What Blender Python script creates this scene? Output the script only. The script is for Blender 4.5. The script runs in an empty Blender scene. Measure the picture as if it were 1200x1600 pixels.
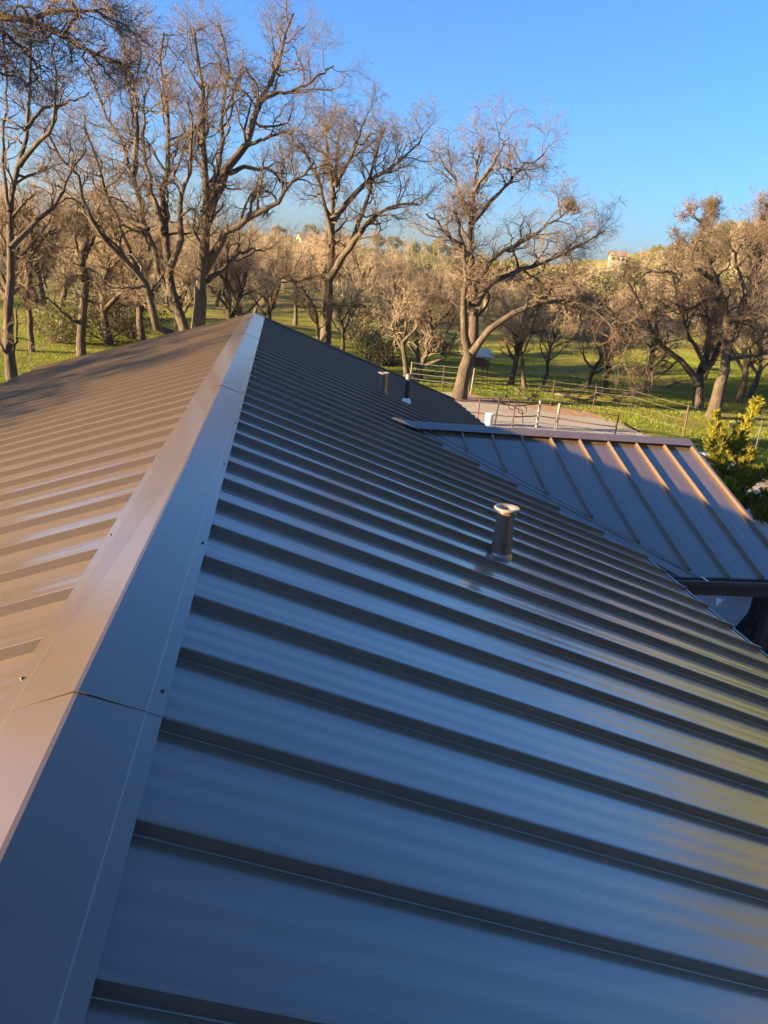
import bpy, math, random
import numpy as np
from mathutils import Matrix, Vector

rng = np.random.default_rng(7)
random.seed(7)
SC = bpy.context.scene
COL = SC.collection
R = math.radians

# ------------------------------------------------------------------ camera
F_PX = 1189.47                       # focal length for a 1200x1600 picture
ZR = 4.2                             # height of the main roof ridge above the ground
CAM = np.array([0.482, -1.082, 1.163 + ZR])
_pi, _ya, _ro = R(-17.728), R(9.065), R(5.45)
FW = np.array([math.sin(_ya)*math.cos(_pi), math.cos(_ya)*math.cos(_pi), math.sin(_pi)])
_rt = np.array([math.cos(_ya), -math.sin(_ya), 0.0]); _up = np.cross(_rt, FW)
RT = _rt*math.cos(_ro) + _up*math.sin(_ro); UP = -_rt*math.sin(_ro) + _up*math.cos(_ro)
cam_d = bpy.data.cameras.new('camera'); cam = bpy.data.objects.new('camera', cam_d); COL.objects.link(cam)
cam_d.sensor_fit = 'VERTICAL'; cam_d.sensor_height = 24.0; cam_d.lens = F_PX/1600*24.0
cam_d.clip_start = 0.05; cam_d.clip_end = 6000
cam.matrix_world = Matrix(((RT[0], UP[0], -FW[0], CAM[0]), (RT[1], UP[1], -FW[1], CAM[1]), (RT[2], UP[2], -FW[2], CAM[2]), (0, 0, 0, 1)))
SC.camera = cam

def ray(x, y): return FW + RT*(x-600)/F_PX + UP*(800-y)/F_PX
def at(x, y, Y): v = ray(x, y); return CAM + v*(Y-CAM[1])/v[1]
def gnd(x, y, z=0.0): v = ray(x, y); return CAM + v*(z-CAM[2])/v[2]

# ------------------------------------------------------------------ sky, sun, exposure
SUN = np.array([-1.0, -0.18, 0.208]); SUN /= np.linalg.norm(SUN)      # towards the sun
w = bpy.data.worlds.new('World'); SC.world = w; w.use_nodes = True
nt = w.node_tree; nt.nodes.clear()
sky = nt.nodes.new('ShaderNodeTexSky'); sky.sky_type = 'NISHITA'; sky.sun_disc = False
sky.sun_elevation = math.asin(SUN[2]); sky.sun_rotation = math.atan2(SUN[0], SUN[1])
sky.altitude = 300; sky.air_density = 1.05; sky.dust_density = 2.2; sky.ozone_density = 7.4
bg = nt.nodes.new('ShaderNodeBackground'); bg.inputs['Strength'].default_value = 0.058
wo = nt.nodes.new('ShaderNodeOutputWorld')
nt.links.new(sky.outputs[0], bg.inputs[0]); nt.links.new(bg.outputs[0], wo.inputs[0])
sl = bpy.data.lights.new('sun', 'SUN'); sl.energy = 5.0; sl.angle = R(0.55); sl.color = (1.0, 0.72, 0.39)
sun = bpy.data.objects.new('sun', sl); COL.objects.link(sun); sun.location = (-40, -12, 30)
sun.rotation_euler = Vector(SUN).to_track_quat('Z', 'Y').to_euler()
SC.view_settings.view_transform = 'Standard'; SC.view_settings.look = 'None'
SC.view_settings.gamma = 1.0; SC.view_settings.use_curve_mapping = False
SC.view_settings.exposure = 2.7

# ------------------------------------------------------------------ node helpers
class Mat:
    def __init__(self, name):
        self.m = bpy.data.materials.new(name); self.m.use_nodes = True
        self.t = self.m.node_tree; self.p = self.t.nodes['Principled BSDF']
    def n(self, typ, **kw):
        nd = self.t.nodes.new(typ)
        for k, v in kw.items():
            if k in nd.inputs: nd.inputs[k].default_value = v
            else: setattr(nd, k, v)
        return nd
    def l(self, a, b): self.t.links.new(a, b)
    def set(self, **kw):
        for k, v in kw.items():
            self.p.inputs[k].default_value = v
        return self
    def coord(self, kind='Object', scale=(1, 1, 1)):
        tc = self.n('ShaderNodeTexCoord'); mp = self.n('ShaderNodeMapping'); mp.inputs['Scale'].default_value = scale
        self.l(tc.outputs[kind], mp.inputs[0]); return mp.outputs[0]
    def noise(self, vec, scale, detail=4, rough=0.55):
        nz = self.n('ShaderNodeTexNoise'); nz.inputs['Scale'].default_value = scale
        nz.inputs['Detail'].default_value = detail; nz.inputs['Roughness'].default_value = rough
        self.l(vec, nz.inputs['Vector']); return nz.outputs['Fac']
    def ramp(self, fac, stops):
        cr = self.n('ShaderNodeValToRGB'); e = cr.color_ramp.elements
        while len(e) < len(stops): e.new(0.5)
        for el, (pos, c) in zip(e, stops):
            el.position = pos; el.color = (*c, 1) if len(c) == 3 else c
        self.l(fac, cr.inputs[0]); return cr.outputs[0]
    def mix(self, fac, a, b):
        mx = self.n('ShaderNodeMix'); mx.data_type = 'RGBA'
        if hasattr(fac, 'links'): self.l(fac, mx.inputs[0])
        else: mx.inputs[0].default_value = fac
        for s, i in ((a, 6), (b, 7)):
            if hasattr(s, 'links'): self.l(s, mx.inputs[i])
            else: mx.inputs[i].default_value = (*s, 1)
        return mx.outputs[2]
    def bump(self, h, strength=0.3, dist=0.02):
        b = self.n('ShaderNodeBump'); b.inputs['Strength'].default_value = strength; b.inputs['Distance'].default_value = dist
        self.l(h, b.inputs['Height']); self.l(b.outputs[0], self.p.inputs['Normal'])
    def col(self, c): self.l(c, self.p.inputs['Base Color'])
    def rough(self, c): self.l(c, self.p.inputs['Roughness'])

def simple(name, c, rough=0.6, metal=0.0, var=0.25, scale=6.0):
    m = Mat(name); m.set(Roughness=rough, Metallic=metal)
    nz = m.noise(m.coord(), scale)
    m.col(m.ramp(nz, [(0.3, tuple(x*(1-var) for x in c)), (0.7, tuple(min(1, x*(1+var)) for x in c))]))
    return m.m

M = {}
def roof_paint(name, base):
    m = Mat(name); m.set(**{'IOR': 1.55, 'Specular IOR Level': 0.9, 'Coat Weight': 0.95, 'Coat Roughness': 0.16, 'Coat IOR': 1.55})
    big = m.noise(m.coord('Object', (0.5, 2.2, 1)), 2.0, 5)
    streak = m.noise(m.coord('Object', (0.35, 34, 1)), 2.0, 4)
    fine = m.noise(m.coord('Object', (14, 40, 10)), 3.0, 3)
    c1 = m.ramp(big, [(0.3, tuple(x*0.93 for x in base)), (0.72, tuple(x*1.08 for x in base))])
    dust = m.ramp(streak, [(0.56, (0, 0, 0)), (0.85, (0.09, 0.09, 0.09))])
    m.col(m.mix(dust, c1, (0.26, 0.22, 0.17)))
    m.rough(m.ramp(fine, [(0.2, (0.27,)*3), (0.8, (0.31,)*3)]))
    can = m.noise(m.coord('Object', (0.55, 6.0, 1)), 1.0, 2)
    m.bump(can, 0.32, 0.006)
    return m.m
M['roof'] = roof_paint('bronze_roof_paint', (0.108, 0.073, 0.042))
M['cap'] = roof_paint('bronze_cap_paint', (0.108, 0.073, 0.041))
M['trim'] = simple('dark_trim_paint', (0.06, 0.047, 0.042), 0.35)
M['deck'] = simple('roof_deck', (0.05, 0.045, 0.04), 0.8)
M['stucco'] = simple('tan_stucco', (0.42, 0.36, 0.28), 0.9)
M['screw'] = simple('screw_head', (0.05, 0.038, 0.03), 0.6, 0.0)
M['galv'] = simple('galvanised_metal', (0.55, 0.55, 0.55), 0.35, 0.9)
M['white_pl'] = simple('white_plastic', (0.75, 0.75, 0.73), 0.45, 0, 0.06)
M['black'] = simple('black_plastic', (0.02, 0.02, 0.022), 0.45)
M['rust'] = simple('rusty_steel', (0.075, 0.04, 0.028), 0.8)
M['pale_steel'] = simple('pale_painted_steel', (0.17, 0.155, 0.14), 0.6)
M['wire'] = simple('fence_wire', (0.3, 0.29, 0.27), 0.5, 0.5)
M['wood'] = simple('weathered_wood', (0.10, 0.065, 0.045), 0.85)
M['green_roof'] = simple('pale_green_sheet', (0.45, 0.55, 0.47), 0.5)
M['blue_metal'] = simple('grey_blue_sheet', (0.50, 0.54, 0.58), 0.4, 0.3)
M['house_wall'] = simple('cream_wall', (0.24, 0.21, 0.155), 0.9)
M['house_roof'] = simple('brown_shingle', (0.20, 0.13, 0.10), 0.9)
M['glass'] = simple('dark_glass', (0.03, 0.035, 0.04), 0.1)

def bark(name, a, b, c, sc=3.0):
    m = Mat(name); m.set(Roughness=0.95, **{'Specular IOR Level': 0.15})
    n1 = m.noise(m.coord('Object', (1, 1, 0.35)), sc, 6, 0.65); n2 = m.noise(m.coord('Object', (1, 1, 0.2)), sc*7, 4, 0.6)
    m.col(m.mix(n2, m.ramp(n1, [(0.3, a), (0.55, b), (0.75, c)]), tuple(x*0.6 for x in a)))
    m.bump(n2, 1.0, 0.08)
    return m.m
M['bark'] = bark('oak_bark', (0.07, 0.055, 0.042), (0.155, 0.125, 0.097), (0.33, 0.285, 0.23))
M['bark_dark'] = bark('dark_bark', (0.06, 0.045, 0.035), (0.13, 0.10, 0.08), (0.22, 0.18, 0.14))
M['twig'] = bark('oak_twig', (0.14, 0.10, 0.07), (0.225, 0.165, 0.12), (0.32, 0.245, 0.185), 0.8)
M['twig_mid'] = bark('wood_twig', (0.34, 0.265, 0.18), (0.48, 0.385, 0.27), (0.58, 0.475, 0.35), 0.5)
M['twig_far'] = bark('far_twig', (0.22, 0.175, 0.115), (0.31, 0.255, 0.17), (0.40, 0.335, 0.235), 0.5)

def leafmat(name, a, b, trans=0.35):
    m = Mat(name); m.set(Roughness=0.6, **{'Specular IOR Level': 0.25})
    nz = m.noise(m.coord('Object'), 2.2, 3)
    c = m.ramp(nz, [(0.3, a), (0.7, b)]); m.col(c)
    tr = m.n('ShaderNodeBsdfTranslucent'); m.l(c, tr.inputs[0])
    ms = m.n('ShaderNodeMixShader'); ms.inputs[0].default_value = trans
    out = m.t.nodes['Material Output']
    m.l(m.p.outputs[0], ms.inputs[1]); m.l(tr.outputs[0], ms.inputs[2]); m.l(ms.outputs[0], out.inputs[0])
    return m.m
M['liveoak'] = leafmat('live_oak_leaf', (0.07, 0.078, 0.028), (0.15, 0.135, 0.05), 0.2)
M['shrub'] = leafmat('olive_shrub_leaf', (0.08, 0.085, 0.03), (0.17, 0.15, 0.06), 0.25)
M['darkshrub'] = leafmat('dark_shrub_leaf', (0.035, 0.035, 0.018), (0.09, 0.07, 0.035), 0.15)
M['juniper'] = leafmat('juniper_leaf', (0.16, 0.16, 0.014), (0.34, 0.30, 0.03), 0.35)
M['mistle'] = leafmat('mistletoe_leaf', (0.10, 0.085, 0.02), (0.20, 0.15, 0.035), 0.25)
M['grass'] = leafmat('grass_blade', (0.10, 0.165, 0.012), (0.22, 0.24, 0.03), 0.3)

def ground_mat():
    m = Mat('meadow_ground'); m.set(Roughness=1.0, **{'Specular IOR Level': 0.1})
    co = m.coord('Object')
    n1 = m.noise(co, 0.07, 5); n2 = m.noise(co, 0.9, 6, 0.65); n3 = m.noise(co, 7.0, 5, 0.7)
    green = m.ramp(n2, [(0.28, (0.11, 0.19, 0.014)), (0.5, (0.21, 0.26, 0.024)), (0.72, (0.35, 0.32, 0.048))])
    straw = m.ramp(n2, [(0.3, (0.28, 0.23, 0.05)), (0.7, (0.44, 0.34, 0.11))])
    c = m.mix(m.ramp(n1, [(0.42, (0, 0, 0)), (0.62, (0.85,)*3)]), green, straw)
    # dry leaf litter under the far wood
    sep = m.n('ShaderNodeSeparateXYZ'); m.l(co, sep.inputs[0])
    mr = m.n('ShaderNodeMapRange'); mr.inputs[1].default_value = 62; mr.inputs[2].default_value = 85; m.l(sep.outputs[1], mr.inputs[0])
    far = m.ramp(n1, [(0.35, (0.20, 0.165, 0.07)), (0.6, (0.19, 0.185, 0.058))])
    mu = m.n('ShaderNodeMath', operation='MULTIPLY'); m.l(mr.outputs[0], mu.inputs[0]); mu.inputs[1].default_value = 0.85
    c = m.mix(mu.outputs[0], c, far)
    m.col(m.mix(m.ramp(n3, [(0.35, (0.45,)*3), (0.7, (0, 0, 0))]), c, (0.055, 0.06, 0.02)))
    m.bump(n3, 1.0, 0.4)
    return m.m
M['ground'] = ground_mat()
def gravel_mat():
    m = Mat('gravel'); m.set(Roughness=1.0, **{'Specular IOR Level': 0.2})
    co = m.coord('Object')
    n1 = m.noise(co, 0.35, 5); n2 = m.noise(co, 14, 6, 0.75); vo = m.n('ShaderNodeTexVoronoi'); vo.inputs['Scale'].default_value = 22; m.l(co, vo.inputs['Vector'])
    g = m.ramp(n2, [(0.3, (0.20, 0.185, 0.17)), (0.7, (0.40, 0.375, 0.345))])
    d = m.ramp(n2, [(0.3, (0.17, 0.105, 0.065)), (0.7, (0.33, 0.21, 0.13))])
    m.col(m.mix(m.ramp(n1, [(0.5, (0, 0, 0)), (0.68, (0.7,)*3)]), g, d))
    m.bump(vo.outputs['Distance'], 0.9, 0.03)
    return m.m
M['gravel'] = gravel_mat()
M['dirt'] = simple('reddish_dirt', (0.26, 0.15, 0.085), 1.0, 0, 0.35, 3.0)

# ------------------------------------------------------------------ mesh helpers
def mesh_np(name, V, quads=None, tris=None, smooth=False):
    me = bpy.data.meshes.new(name)
    V = np.ascontiguousarray(V, dtype=np.float32)
    fl, starts, tot = [], [], 0
    loops = []
    if quads is not None and len(quads):
        q = np.ascontiguousarray(quads, dtype=np.int32); loops.append(q.ravel()); starts.append(np.arange(len(q), dtype=np.int32)*4); tot = len(q)*4
    if tris is not None and len(tris):
        t = np.ascontiguousarray(tris, dtype=np.int32); loops.append(t.ravel()); starts.append(tot + np.arange(len(t), dtype=np.int32)*3)
    L = np.concatenate(loops); S = np.concatenate(starts)
    me.vertices.add(len(V)); me.vertices.foreach_set('co', V.ravel())
    me.loops.add(len(L)); me.loops.foreach_set('vertex_index', L)
    me.polygons.add(len(S)); me.polygons.foreach_set('loop_start', S)
    if smooth: me.polygons.foreach_set('use_smooth', np.ones(len(S), dtype=bool))
    me.update(calc_edges=True); me.validate()
    return me
def link(name, me, mat=None, parent=None, label=None, cat=None, group=None, kind=None):
    o = bpy.data.objects.new(name, me); COL.objects.link(o)
    if mat is not None and me is not None and not me.materials: me.materials.append(mat)
    if parent is not None: o.parent = parent
    if label: o['label'] = label
    if cat: o['category'] = cat
    if group: o['group'] = group
    if kind: o['kind'] = kind
    return o
def empty(name, loc, label, cat, group=None):
    o = link(name, None, None, None, label, cat, group); o.location = tuple(float(v) for v in loc); o.empty_display_size = 0.2
    return o
class MB:
    """collects boxes, tubes, lathes and polygons into one mesh"""
    def __init__(self): self.v = []; self.f = []
    def add(self, vs, fs):
        b = len(self.v); self.v += [tuple(float(c) for c in p) for p in vs]; self.f += [tuple(i+b for i in f) for f in fs]; return self
    def box(self, c, s, rot=None):
        hx, hy, hz = s[0]/2, s[1]/2, s[2]/2
        vs = [Vector((x*hx, y*hy, z*hz)) for z in (-1, 1) for y in (-1, 1) for x in (-1, 1)]
        if rot is not None: vs = [rot @ v for v in vs]
        vs = [(v[0]+c[0], v[1]+c[1], v[2]+c[2]) for v in vs]
        return self.add(vs, [(0, 2, 3, 1), (4, 5, 7, 6), (0, 1, 5, 4), (2, 6, 7, 3), (0, 4, 6, 2), (1, 3, 7, 5)])
    def tube(self, pts, r, sides=8, caps=True):
        pts = [Vector(tuple(map(float, p))) for p in pts]; rr = r if hasattr(r, '__len__') else [r]*len(pts)
        rings = []
        for i, p in enumerate(pts):
            t = (pts[min(i+1, len(pts)-1)] - pts[max(i-1, 0)]).normalized()
            ref = Vector((0, 0, 1)) if abs(t.z) < 0.9 else Vector((1, 0, 0))
            a = t.cross(ref).normalized(); b = t.cross(a)
            rings.append([p + (a*math.cos(2*math.pi*k/sides) + b*math.sin(2*math.pi*k/sides))*rr[i] for k in range(sides)])
        vs = [v for rg in rings for v in rg]; fs = []
        for i in range(len(pts)-1):
            for k in range(sides):
                k2 = (k+1) % sides
                fs.append((i*sides+k, i*sides+k2, (i+1)*sides+k2, (i+1)*sides+k))
        if caps:
            fs.append(tuple(range(sides))[::-1]); fs.append(tuple((len(pts)-1)*sides+k for k in range(sides)))
        return self.add(vs, fs)
    def lathe(self, prof, c=(0, 0, 0), sides=24, capb=True, capt=True):
        vs = [(c[0]+r*math.cos(2*math.pi*k/sides), c[1]+r*math.sin(2*math.pi*k/sides), c[2]+z) for r, z in prof for k in range(sides)]
        fs = [(i*sides+k, i*sides+(k+1) % sides, (i+1)*sides+(k+1) % sides, (i+1)*sides+k) for i in range(len(prof)-1) for k in range(sides)]
        if capb: fs.append(tuple(range(sides))[::-1])
        if capt: fs.append(tuple((len(prof)-1)*sides+k for k in range(sides)))
        return self.add(vs, fs)
    def mesh(self, name, smooth=False):
        me = bpy.data.meshes.new(name); me.from_pydata(self.v, [], self.f); me.update()
        if smooth:
            me.polygons.foreach_set('use_smooth', np.ones(len(me.polygons), dtype=bool))
            try: me.set_sharp_from_angle(angle=R(40))
            except Exception: pass
        return me
    def build(self, name, mat, parent=None, smooth=False, **kw):
        me = self.mesh(name, smooth); return link(name, me, mat, parent, **kw)

# ------------------------------------------------------------------ terrain
def sst(a, b, x):
    t = np.clip((np.asarray(x, float)-a)/(b-a), 0, 1); return t*t*(3-2*t)
def hgt(X, Y):
    X = np.asarray(X, float); Y = np.asarray(Y, float)
    Rr = np.hypot(X, Y)
    h = 30*sst(35, 125, X-0.25*Y+30*(1-sst(40, 150, Y)))*sst(45, 130, Rr)
    h = h + 13*sst(190, 430, Y)*(1-0.85*sst(-10, 60, X-0.22*Y)) + 5*sst(300, 700, Rr)*(1-sst(0, 60, X-0.22*Y))
    und = 0.35*np.sin(X*0.11+1.3)*np.sin(Y*0.09) + 0.2*np.sin(X*0.31+Y*0.23)
    return h + und*sst(34, 60, Rr)*1.3 + 2.2*np.sin(X*0.021+2)*np.sin(Y*0.017)*sst(120, 250, Rr)
gx = np.unique(np.concatenate([np.linspace(-900, -60, 40), np.linspace(-60, 80, 120), np.linspace(80, 1100, 70)]))
gy = np.unique(np.concatenate([np.linspace(-500, -20, 20), np.linspace(-20, 90, 100), np.linspace(90, 1500, 90)]))
GX, GY = np.meshgrid(gx, gy); GZ = hgt(GX, GY)
V = np.stack([GX, GY, GZ], -1).reshape(-1, 3); nx = len(gx)
ii, jj = np.meshgrid(np.arange(len(gy)-1), np.arange(nx-1), indexing='ij'); a = (ii*nx+jj).ravel()
ground = link('ground', mesh_np('ground', V, np.stack([a, a+1, a+nx+1, a+nx], -1), None, True), M['ground'], kind='structure')

def sheet(name, far, near, z, mat, jit=0.25):
    """strip on the ground between two outlines, with a ragged far edge"""
    n = 60
    def rs(pl):
        pl = np.array(pl, float); d = np.r_[0, np.cumsum(np.linalg.norm(np.diff(pl, axis=0), axis=1))]; t = np.linspace(0, d[-1], n)
        return np.stack([np.interp(t, d, pl[:, k]) for k in (0, 1)], -1)
    A, B = rs(far), rs(near)
    A = A + rng.normal(0, jit, A.shape)*np.array([0.3, 1]); K = 14
    P = np.stack([A + (B-A)*k/(K-1) for k in range(K)], 0)
    Z = hgt(P[..., 0], P[..., 1]) + z
    V = np.concatenate([P, Z[..., None]], -1).reshape(-1, 3)
    i2, j2 = np.meshgrid(np.arange(K-1), np.arange(n-1), indexing='ij'); q = (i2*n+j2).ravel()
    return link(name, mesh_np(name, V, np.stack([q, q+n, q+n+1, q+1], -1)), mat, kind='structure')
def gpt(x, y): p = gnd(x, y); return (p[0], p[1])
far_edge = [(-6, 40), (4, 37), gpt(720, 617), gpt(800, 630), gpt(870, 643), gpt(930, 650), gpt(975, 662), gpt(1010, 680), (15.5, 24), (16, 20), (18, 14)]
near_edge = [(-4, 17), (3, 17), (9, 20), (11.5, 17), (13, 14), (14, 11), (17, 6)]
sheet('gravel_driveway', far_edge, near_edge, 0.006, M['gravel'], 0.22)
sheet('yard_ground', [(-4, 17.2), (3, 17.2), (9, 20.2), (11.5, 17.2), (13, 14.2), (14, 11.2), (17, 6.2)], [(-4, -6), (0, -6), (4, -6), (8, -6), (12, -6), (16, -6), (22, -6)], 0.010, M['gravel'], 0.1)
sheet('dirt_verge', [(p[0], p[1]+1.1) for p in far_edge[2:]], [(p[0], p[1]-0.7) for p in far_edge[2:]], 0.011, M['dirt'], 0.35)

# ------------------------------------------------------------------ the house
S = R(18.471); S2 = R(17.865); D = 0.406; ts, ts2 = math.tan(S), math.tan(S2)
XE = 4.54; Y0, Y1 = -5.9, 15.8                   # eave, near and far ends
YW, ZW, XW = 8.471+0.165, -0.777+0.165*ts2, 2.529                # wing ridge
XW1 = XW + 9*D; YWE = YW - 2.765                 # wing rake and eave
house = empty('house', (0, 5, 0), 'low ranch house with bronze standing seam metal roof and a side wing', 'house')
house_inv = Matrix.Translation((0, -5, 0))
def hp(o):                                       # parent to the house keeping world place
    o.parent = house; o.matrix_parent_inverse = house_inv; return o
def frame(u, v, wv, org):
    return Matrix(((u[0], v[0], wv[0], org[0]), (u[1], v[1], wv[1], org[1]), (u[2], v[2], wv[2], org[2]), (0, 0, 0, 1)))
PAN = -0.041
def panel_mesh(name, u0, endf, foot=True):
    """one standing seam panel: the seam at v=0 and the pan up to the next seam; endf(v) gives where it stops down the slope"""
    rib = [(-0.0150, PAN), (-0.0130, PAN+0.0020), (-0.0078, PAN+0.0020), (-0.0078, -0.0042), (-0.0038, -0.0004), (0.0055, 0), (0.0078, -0.002), (0.0078, PAN)]
    pan = [(0.0078 + (D-0.0228)*k/32, PAN + 0.00055*(1-math.cos(2*math.pi*4*k/32))*math.sin(math.pi*k/32)) for k in range(33)]
    vs, fs, sm = [], [], []
    for prof, smooth in ((rib, False), (pan, True)):
        b = len(vs)
        for v, wv in prof: vs.append((u0, v, wv)); vs.append((endf(v), v, wv))
        for i in range(len(prof)-1):
            fs.append((b+2*i, b+2*i+1, b+2*i+3, b+2*i+2)); sm.append(smooth)
        if prof is rib:                          # closed lower end of the seam
            fs.append((b+2*2+1, b+2*3+1, b+2*4+1, b+2*5+1, b+2*6+1, b+2*7+1)); sm.append(False)
    me = bpy.data.meshes.new(name); me.from_pydata(vs, [], fs); me.polygons.foreach_set('use_smooth', sm); me.update()
    me.materials.append(M['roof']); return me
cS, sS = math.cos(S), math.sin(S); c2, s2 = math.cos(S2), math.sin(S2)
FR = dict(right=((cS, 0, -sS), (0, 1, 0), (sS, 0, cS)), left=((-cS, 0, -sS), (0, -1, 0), (-sS, 0, cS)),
          front=((0, -c2, -s2), (1, 0, 0), (0, -s2, c2)), back=((0, c2, -s2), (-1, 0, 0), (0, s2, c2)))
def deck(name, quad, thick=0.10, parent=None):
    m = MB(); top = [Vector(q) for q in quad]; n = (top[1]-top[0]).cross(top[2]-top[0]).normalized()
    if n.z < 0: top.reverse(); n = -n
    bot = [t - n*thick for t in top]; k = len(top)
    m.add(top+bot, [tuple(range(k)), tuple(range(2*k-1, k-1, -1))] + [(i, i+k, (i+1) % k+k, (i+1) % k) for i in range(k)])
    return hp(m.build(name, M['deck']))
def pt(fr, u, v, wv, org):
    return tuple(org[i] + fr[0][i]*u + fr[1][i]*v + fr[2][i]*wv for i in range(3))
UE = XE/cS
def xval(Y):                                     # valley (plan x) at plan y
    k = (YW-Y) if Y < YW else (Y-YW)
    return -(ZW - k*ts2)/ts
orgR = (0, 0, ZR)
Yv = YW - (XE*ts + ZW)/ts2; Yvb = 2*YW - Yv      # where the valleys meet the main eave
WD = PAN-0.010
def mpt(x, Y): return (x + WD*sS, Y, ZR - x*ts + WD*cS)
roof_r = deck('roof_slope', [mpt(0, Y0), mpt(XE, Y0), mpt(XE, Y1), mpt(0, Y1)])
roof_l = deck('roof_slope', [pt(FR['left'], 0, -Y0, WD, orgR), pt(FR['left'], UE, -Y0, WD, orgR), pt(FR['left'], UE, -Y1, WD, orgR), pt(FR['left'], 0, -Y1, WD, orgR)])
cache = {}
def place_panel(parent, fr, org, u0, endf, key=None):
    me = cache.get(key) if key else None
    if me is None:
        me = panel_mesh('roof_panel', u0, endf)
        if key: cache[key] = me
    o = link('roof_panel', me, None, parent)
    o.matrix_parent_inverse = parent.matrix_world.inverted() if False else Matrix.Identity(4)
    o.matrix_basis = Matrix.Translation((0, 0, 0)) @ frame(*fr, org)
    return o
U0 = 0.06
i0 = int(math.ceil((Y0)/D)); 
for i in range(i0, int(Y1/D)):
    Y = i*D
    if Yv-0.5 < Y+D and Y < Yvb+0.4:
        def endf(v, Y=Y): return min(UE, max(0.5, (xval(Y+v) - 0.055)/cS))
        place_panel(roof_r, FR['right'], (0, Y, ZR), U0, endf)
    else: place_panel(roof_r, FR['right'], (0, Y, ZR), U0, lambda v: UE, 'R')
for i in range(-17, 38):
    Y = 1.26 + (i-3)*D
    if Y0+0.3 < Y < Y1-0.02: place_panel(roof_l, FR['left'], (0, Y, ZR), U0, lambda v: UE, 'R')
# wing
orgW = (0, YW, ZR+ZW)
def wpt(fr, x, k, dz=WD): return (x, YW + k*fr[0][1]/abs(fr[0][1]), ZR+ZW - k*ts2 + dz/c2)
xr = -ZW/ts; kE = YW-YWE
for key, sgn in (('front', -1), ('back', 1)):
    fr = FR[key]; x_e = -(ZW - kE*ts2)/ts
    wd = deck('roof_slope', [wpt(fr, xr-0.10, 0), wpt(fr, XW1, 0), wpt(fr, XW1, kE), wpt(fr, x_e-0.10, kE)], 0.06)
    for i in range(-1, 9):
        X = XW + i*D; 
        if key == 'front':
            def endf(v, X=X): return min(kE, max(0.14, (X+v+ZW/ts - 0.22)*ts/ts2))/c2
            full = (X + ZW/ts - 0.22)*ts/ts2 > kE
            place_panel(wd, fr, (X, YW, ZR+ZW), 0.03, endf, 'WF' if full else None)
        else:
            def endf(v, X=X): return min(kE, max(0.14, (X+D-v+ZW/ts - 0.22)*ts/ts2))/c2
            place_panel(wd, fr, (X+D, YW, ZR+ZW), 0.03, endf)
    # the rake seam closing the last panel
    m = MB(); p0, p1 = wpt(fr, XW1+0.008, 0.06, 0.0), wpt(fr, XW1+0.008, kE, 0.0)
    d_ = Vector(p1)-Vector(p0); n_ = Vector(fr[2])
    a_ = Vector((0.02, 0, 0)); dn = n_*-0.17; upn = n_*0.004
    q = [Vector(p0)+upn-a_, Vector(p0)+upn+a_*0.6, Vector(p0)+dn+a_*0.6, Vector(p0)+dn-a_]
    m.add(q+[v+d_ for v in q], [(0, 1, 2, 3), (7, 6, 5, 4), (0, 4, 5, 1), (1, 5, 6, 2), (2, 6, 7, 3), (3, 7, 4, 0)])
    hp(m.build('rake_trim', M['cap']))
# valley flashing: one strip on each side of the valley line, lying just under the panels
for sgn in (-1, 1):
    a_top = (xr, YW); a_bot = (XE+0.03, Yv if sgn < 0 else Yvb)
    m = MB(); W1 = 0.34; b_w = (-(ZW - kE*ts2)/ts, YWE if sgn < 0 else 2*YW-YWE)
    def main(x, Y, dz): return (x, Y, ZR - x*ts + dz)
    def wing(x, Y, dz): return (x, Y, ZR + ZW - abs(YW-Y)*ts2 + dz)
    dz = (PAN-0.004)/cS
    c0, c1 = (*a_top, ZR+ZW+dz), (*a_bot, ZR - a_bot[0]*ts + dz)
    m.add([main(a_top[0]-W1, a_top[1], dz), c0, c1, main(a_bot[0]-W1, a_bot[1], dz)], [(0, 1, 2, 3)])
    m.add([c0, wing(a_top[0]+W1, a_top[1], dz), wing(b_w[0]+W1, b_w[1], dz), wing(b_w[0], b_w[1], dz)], [(0, 1, 2, 3)])
    # raised edge where the wing panels stop
    e0 = Vector(wing(a_top[0]+0.20, a_top[1]+sgn*0.08, dz+0.006)); e1 = Vector(wing(b_w[0]+0.20, b_w[1], dz+0.006))
    m.tube([e0, e1], 0.006, 6)
    hp(m.build('valley_flashing', M['roof']))

# ridge caps in lengths of 2.6 m, each lapping the next
WC, WB = 0.219, 0.178
def cap_mesh(L, jl, dc0, dc1, w_=WC, wb=WB, t_=ts, lift=0.0):
    th = 0.0022
    def sec(y, dc, sc=1.0):
        zo = lift
        return [(-w_, y, -w_*t_+0.001+zo), (-wb, y, -wb*t_+0.002+zo), (-wb+0.004, y, -wb*t_+0.0046+zo), (dc[0]-0.006, y, 0.004+dc[1]+zo), (dc[0]+0.006, y, 0.004+dc[1]+zo), (wb-0.004, y, -wb*t_+0.0046+zo), (wb, y, -wb*t_+0.002+zo), (w_, y, -w_*t_+0.001+zo)]
    A, B = sec(0, dc0), sec(L, dc1); n = len(A)
    vs = A + B + [(x, y, z-th) for x, y, z in A+B]
    fs = [(i, i+1, n+i+1, n+i) for i in range(n-1)] + [(2*n+i, 3*n+i, 3*n+i+1, 2*n+i+1) for i in range(n-1)]
    fs += [(i, 2*n+i, 2*n+i+1, i+1) for i in range(n-1)] + [(n+i, n+i+1, 3*n+i+1, 3*n+i) for i in range(n-1)]
    fs += [(0, n, 3*n, 2*n), (n-1, 3*n-1, 4*n-1, 2*n-1)]
    me = bpy.data.meshes.new('ridge_cap'); me.from_pydata(vs, [], fs); me.update(); me.materials.append(M['cap']); return me
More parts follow.
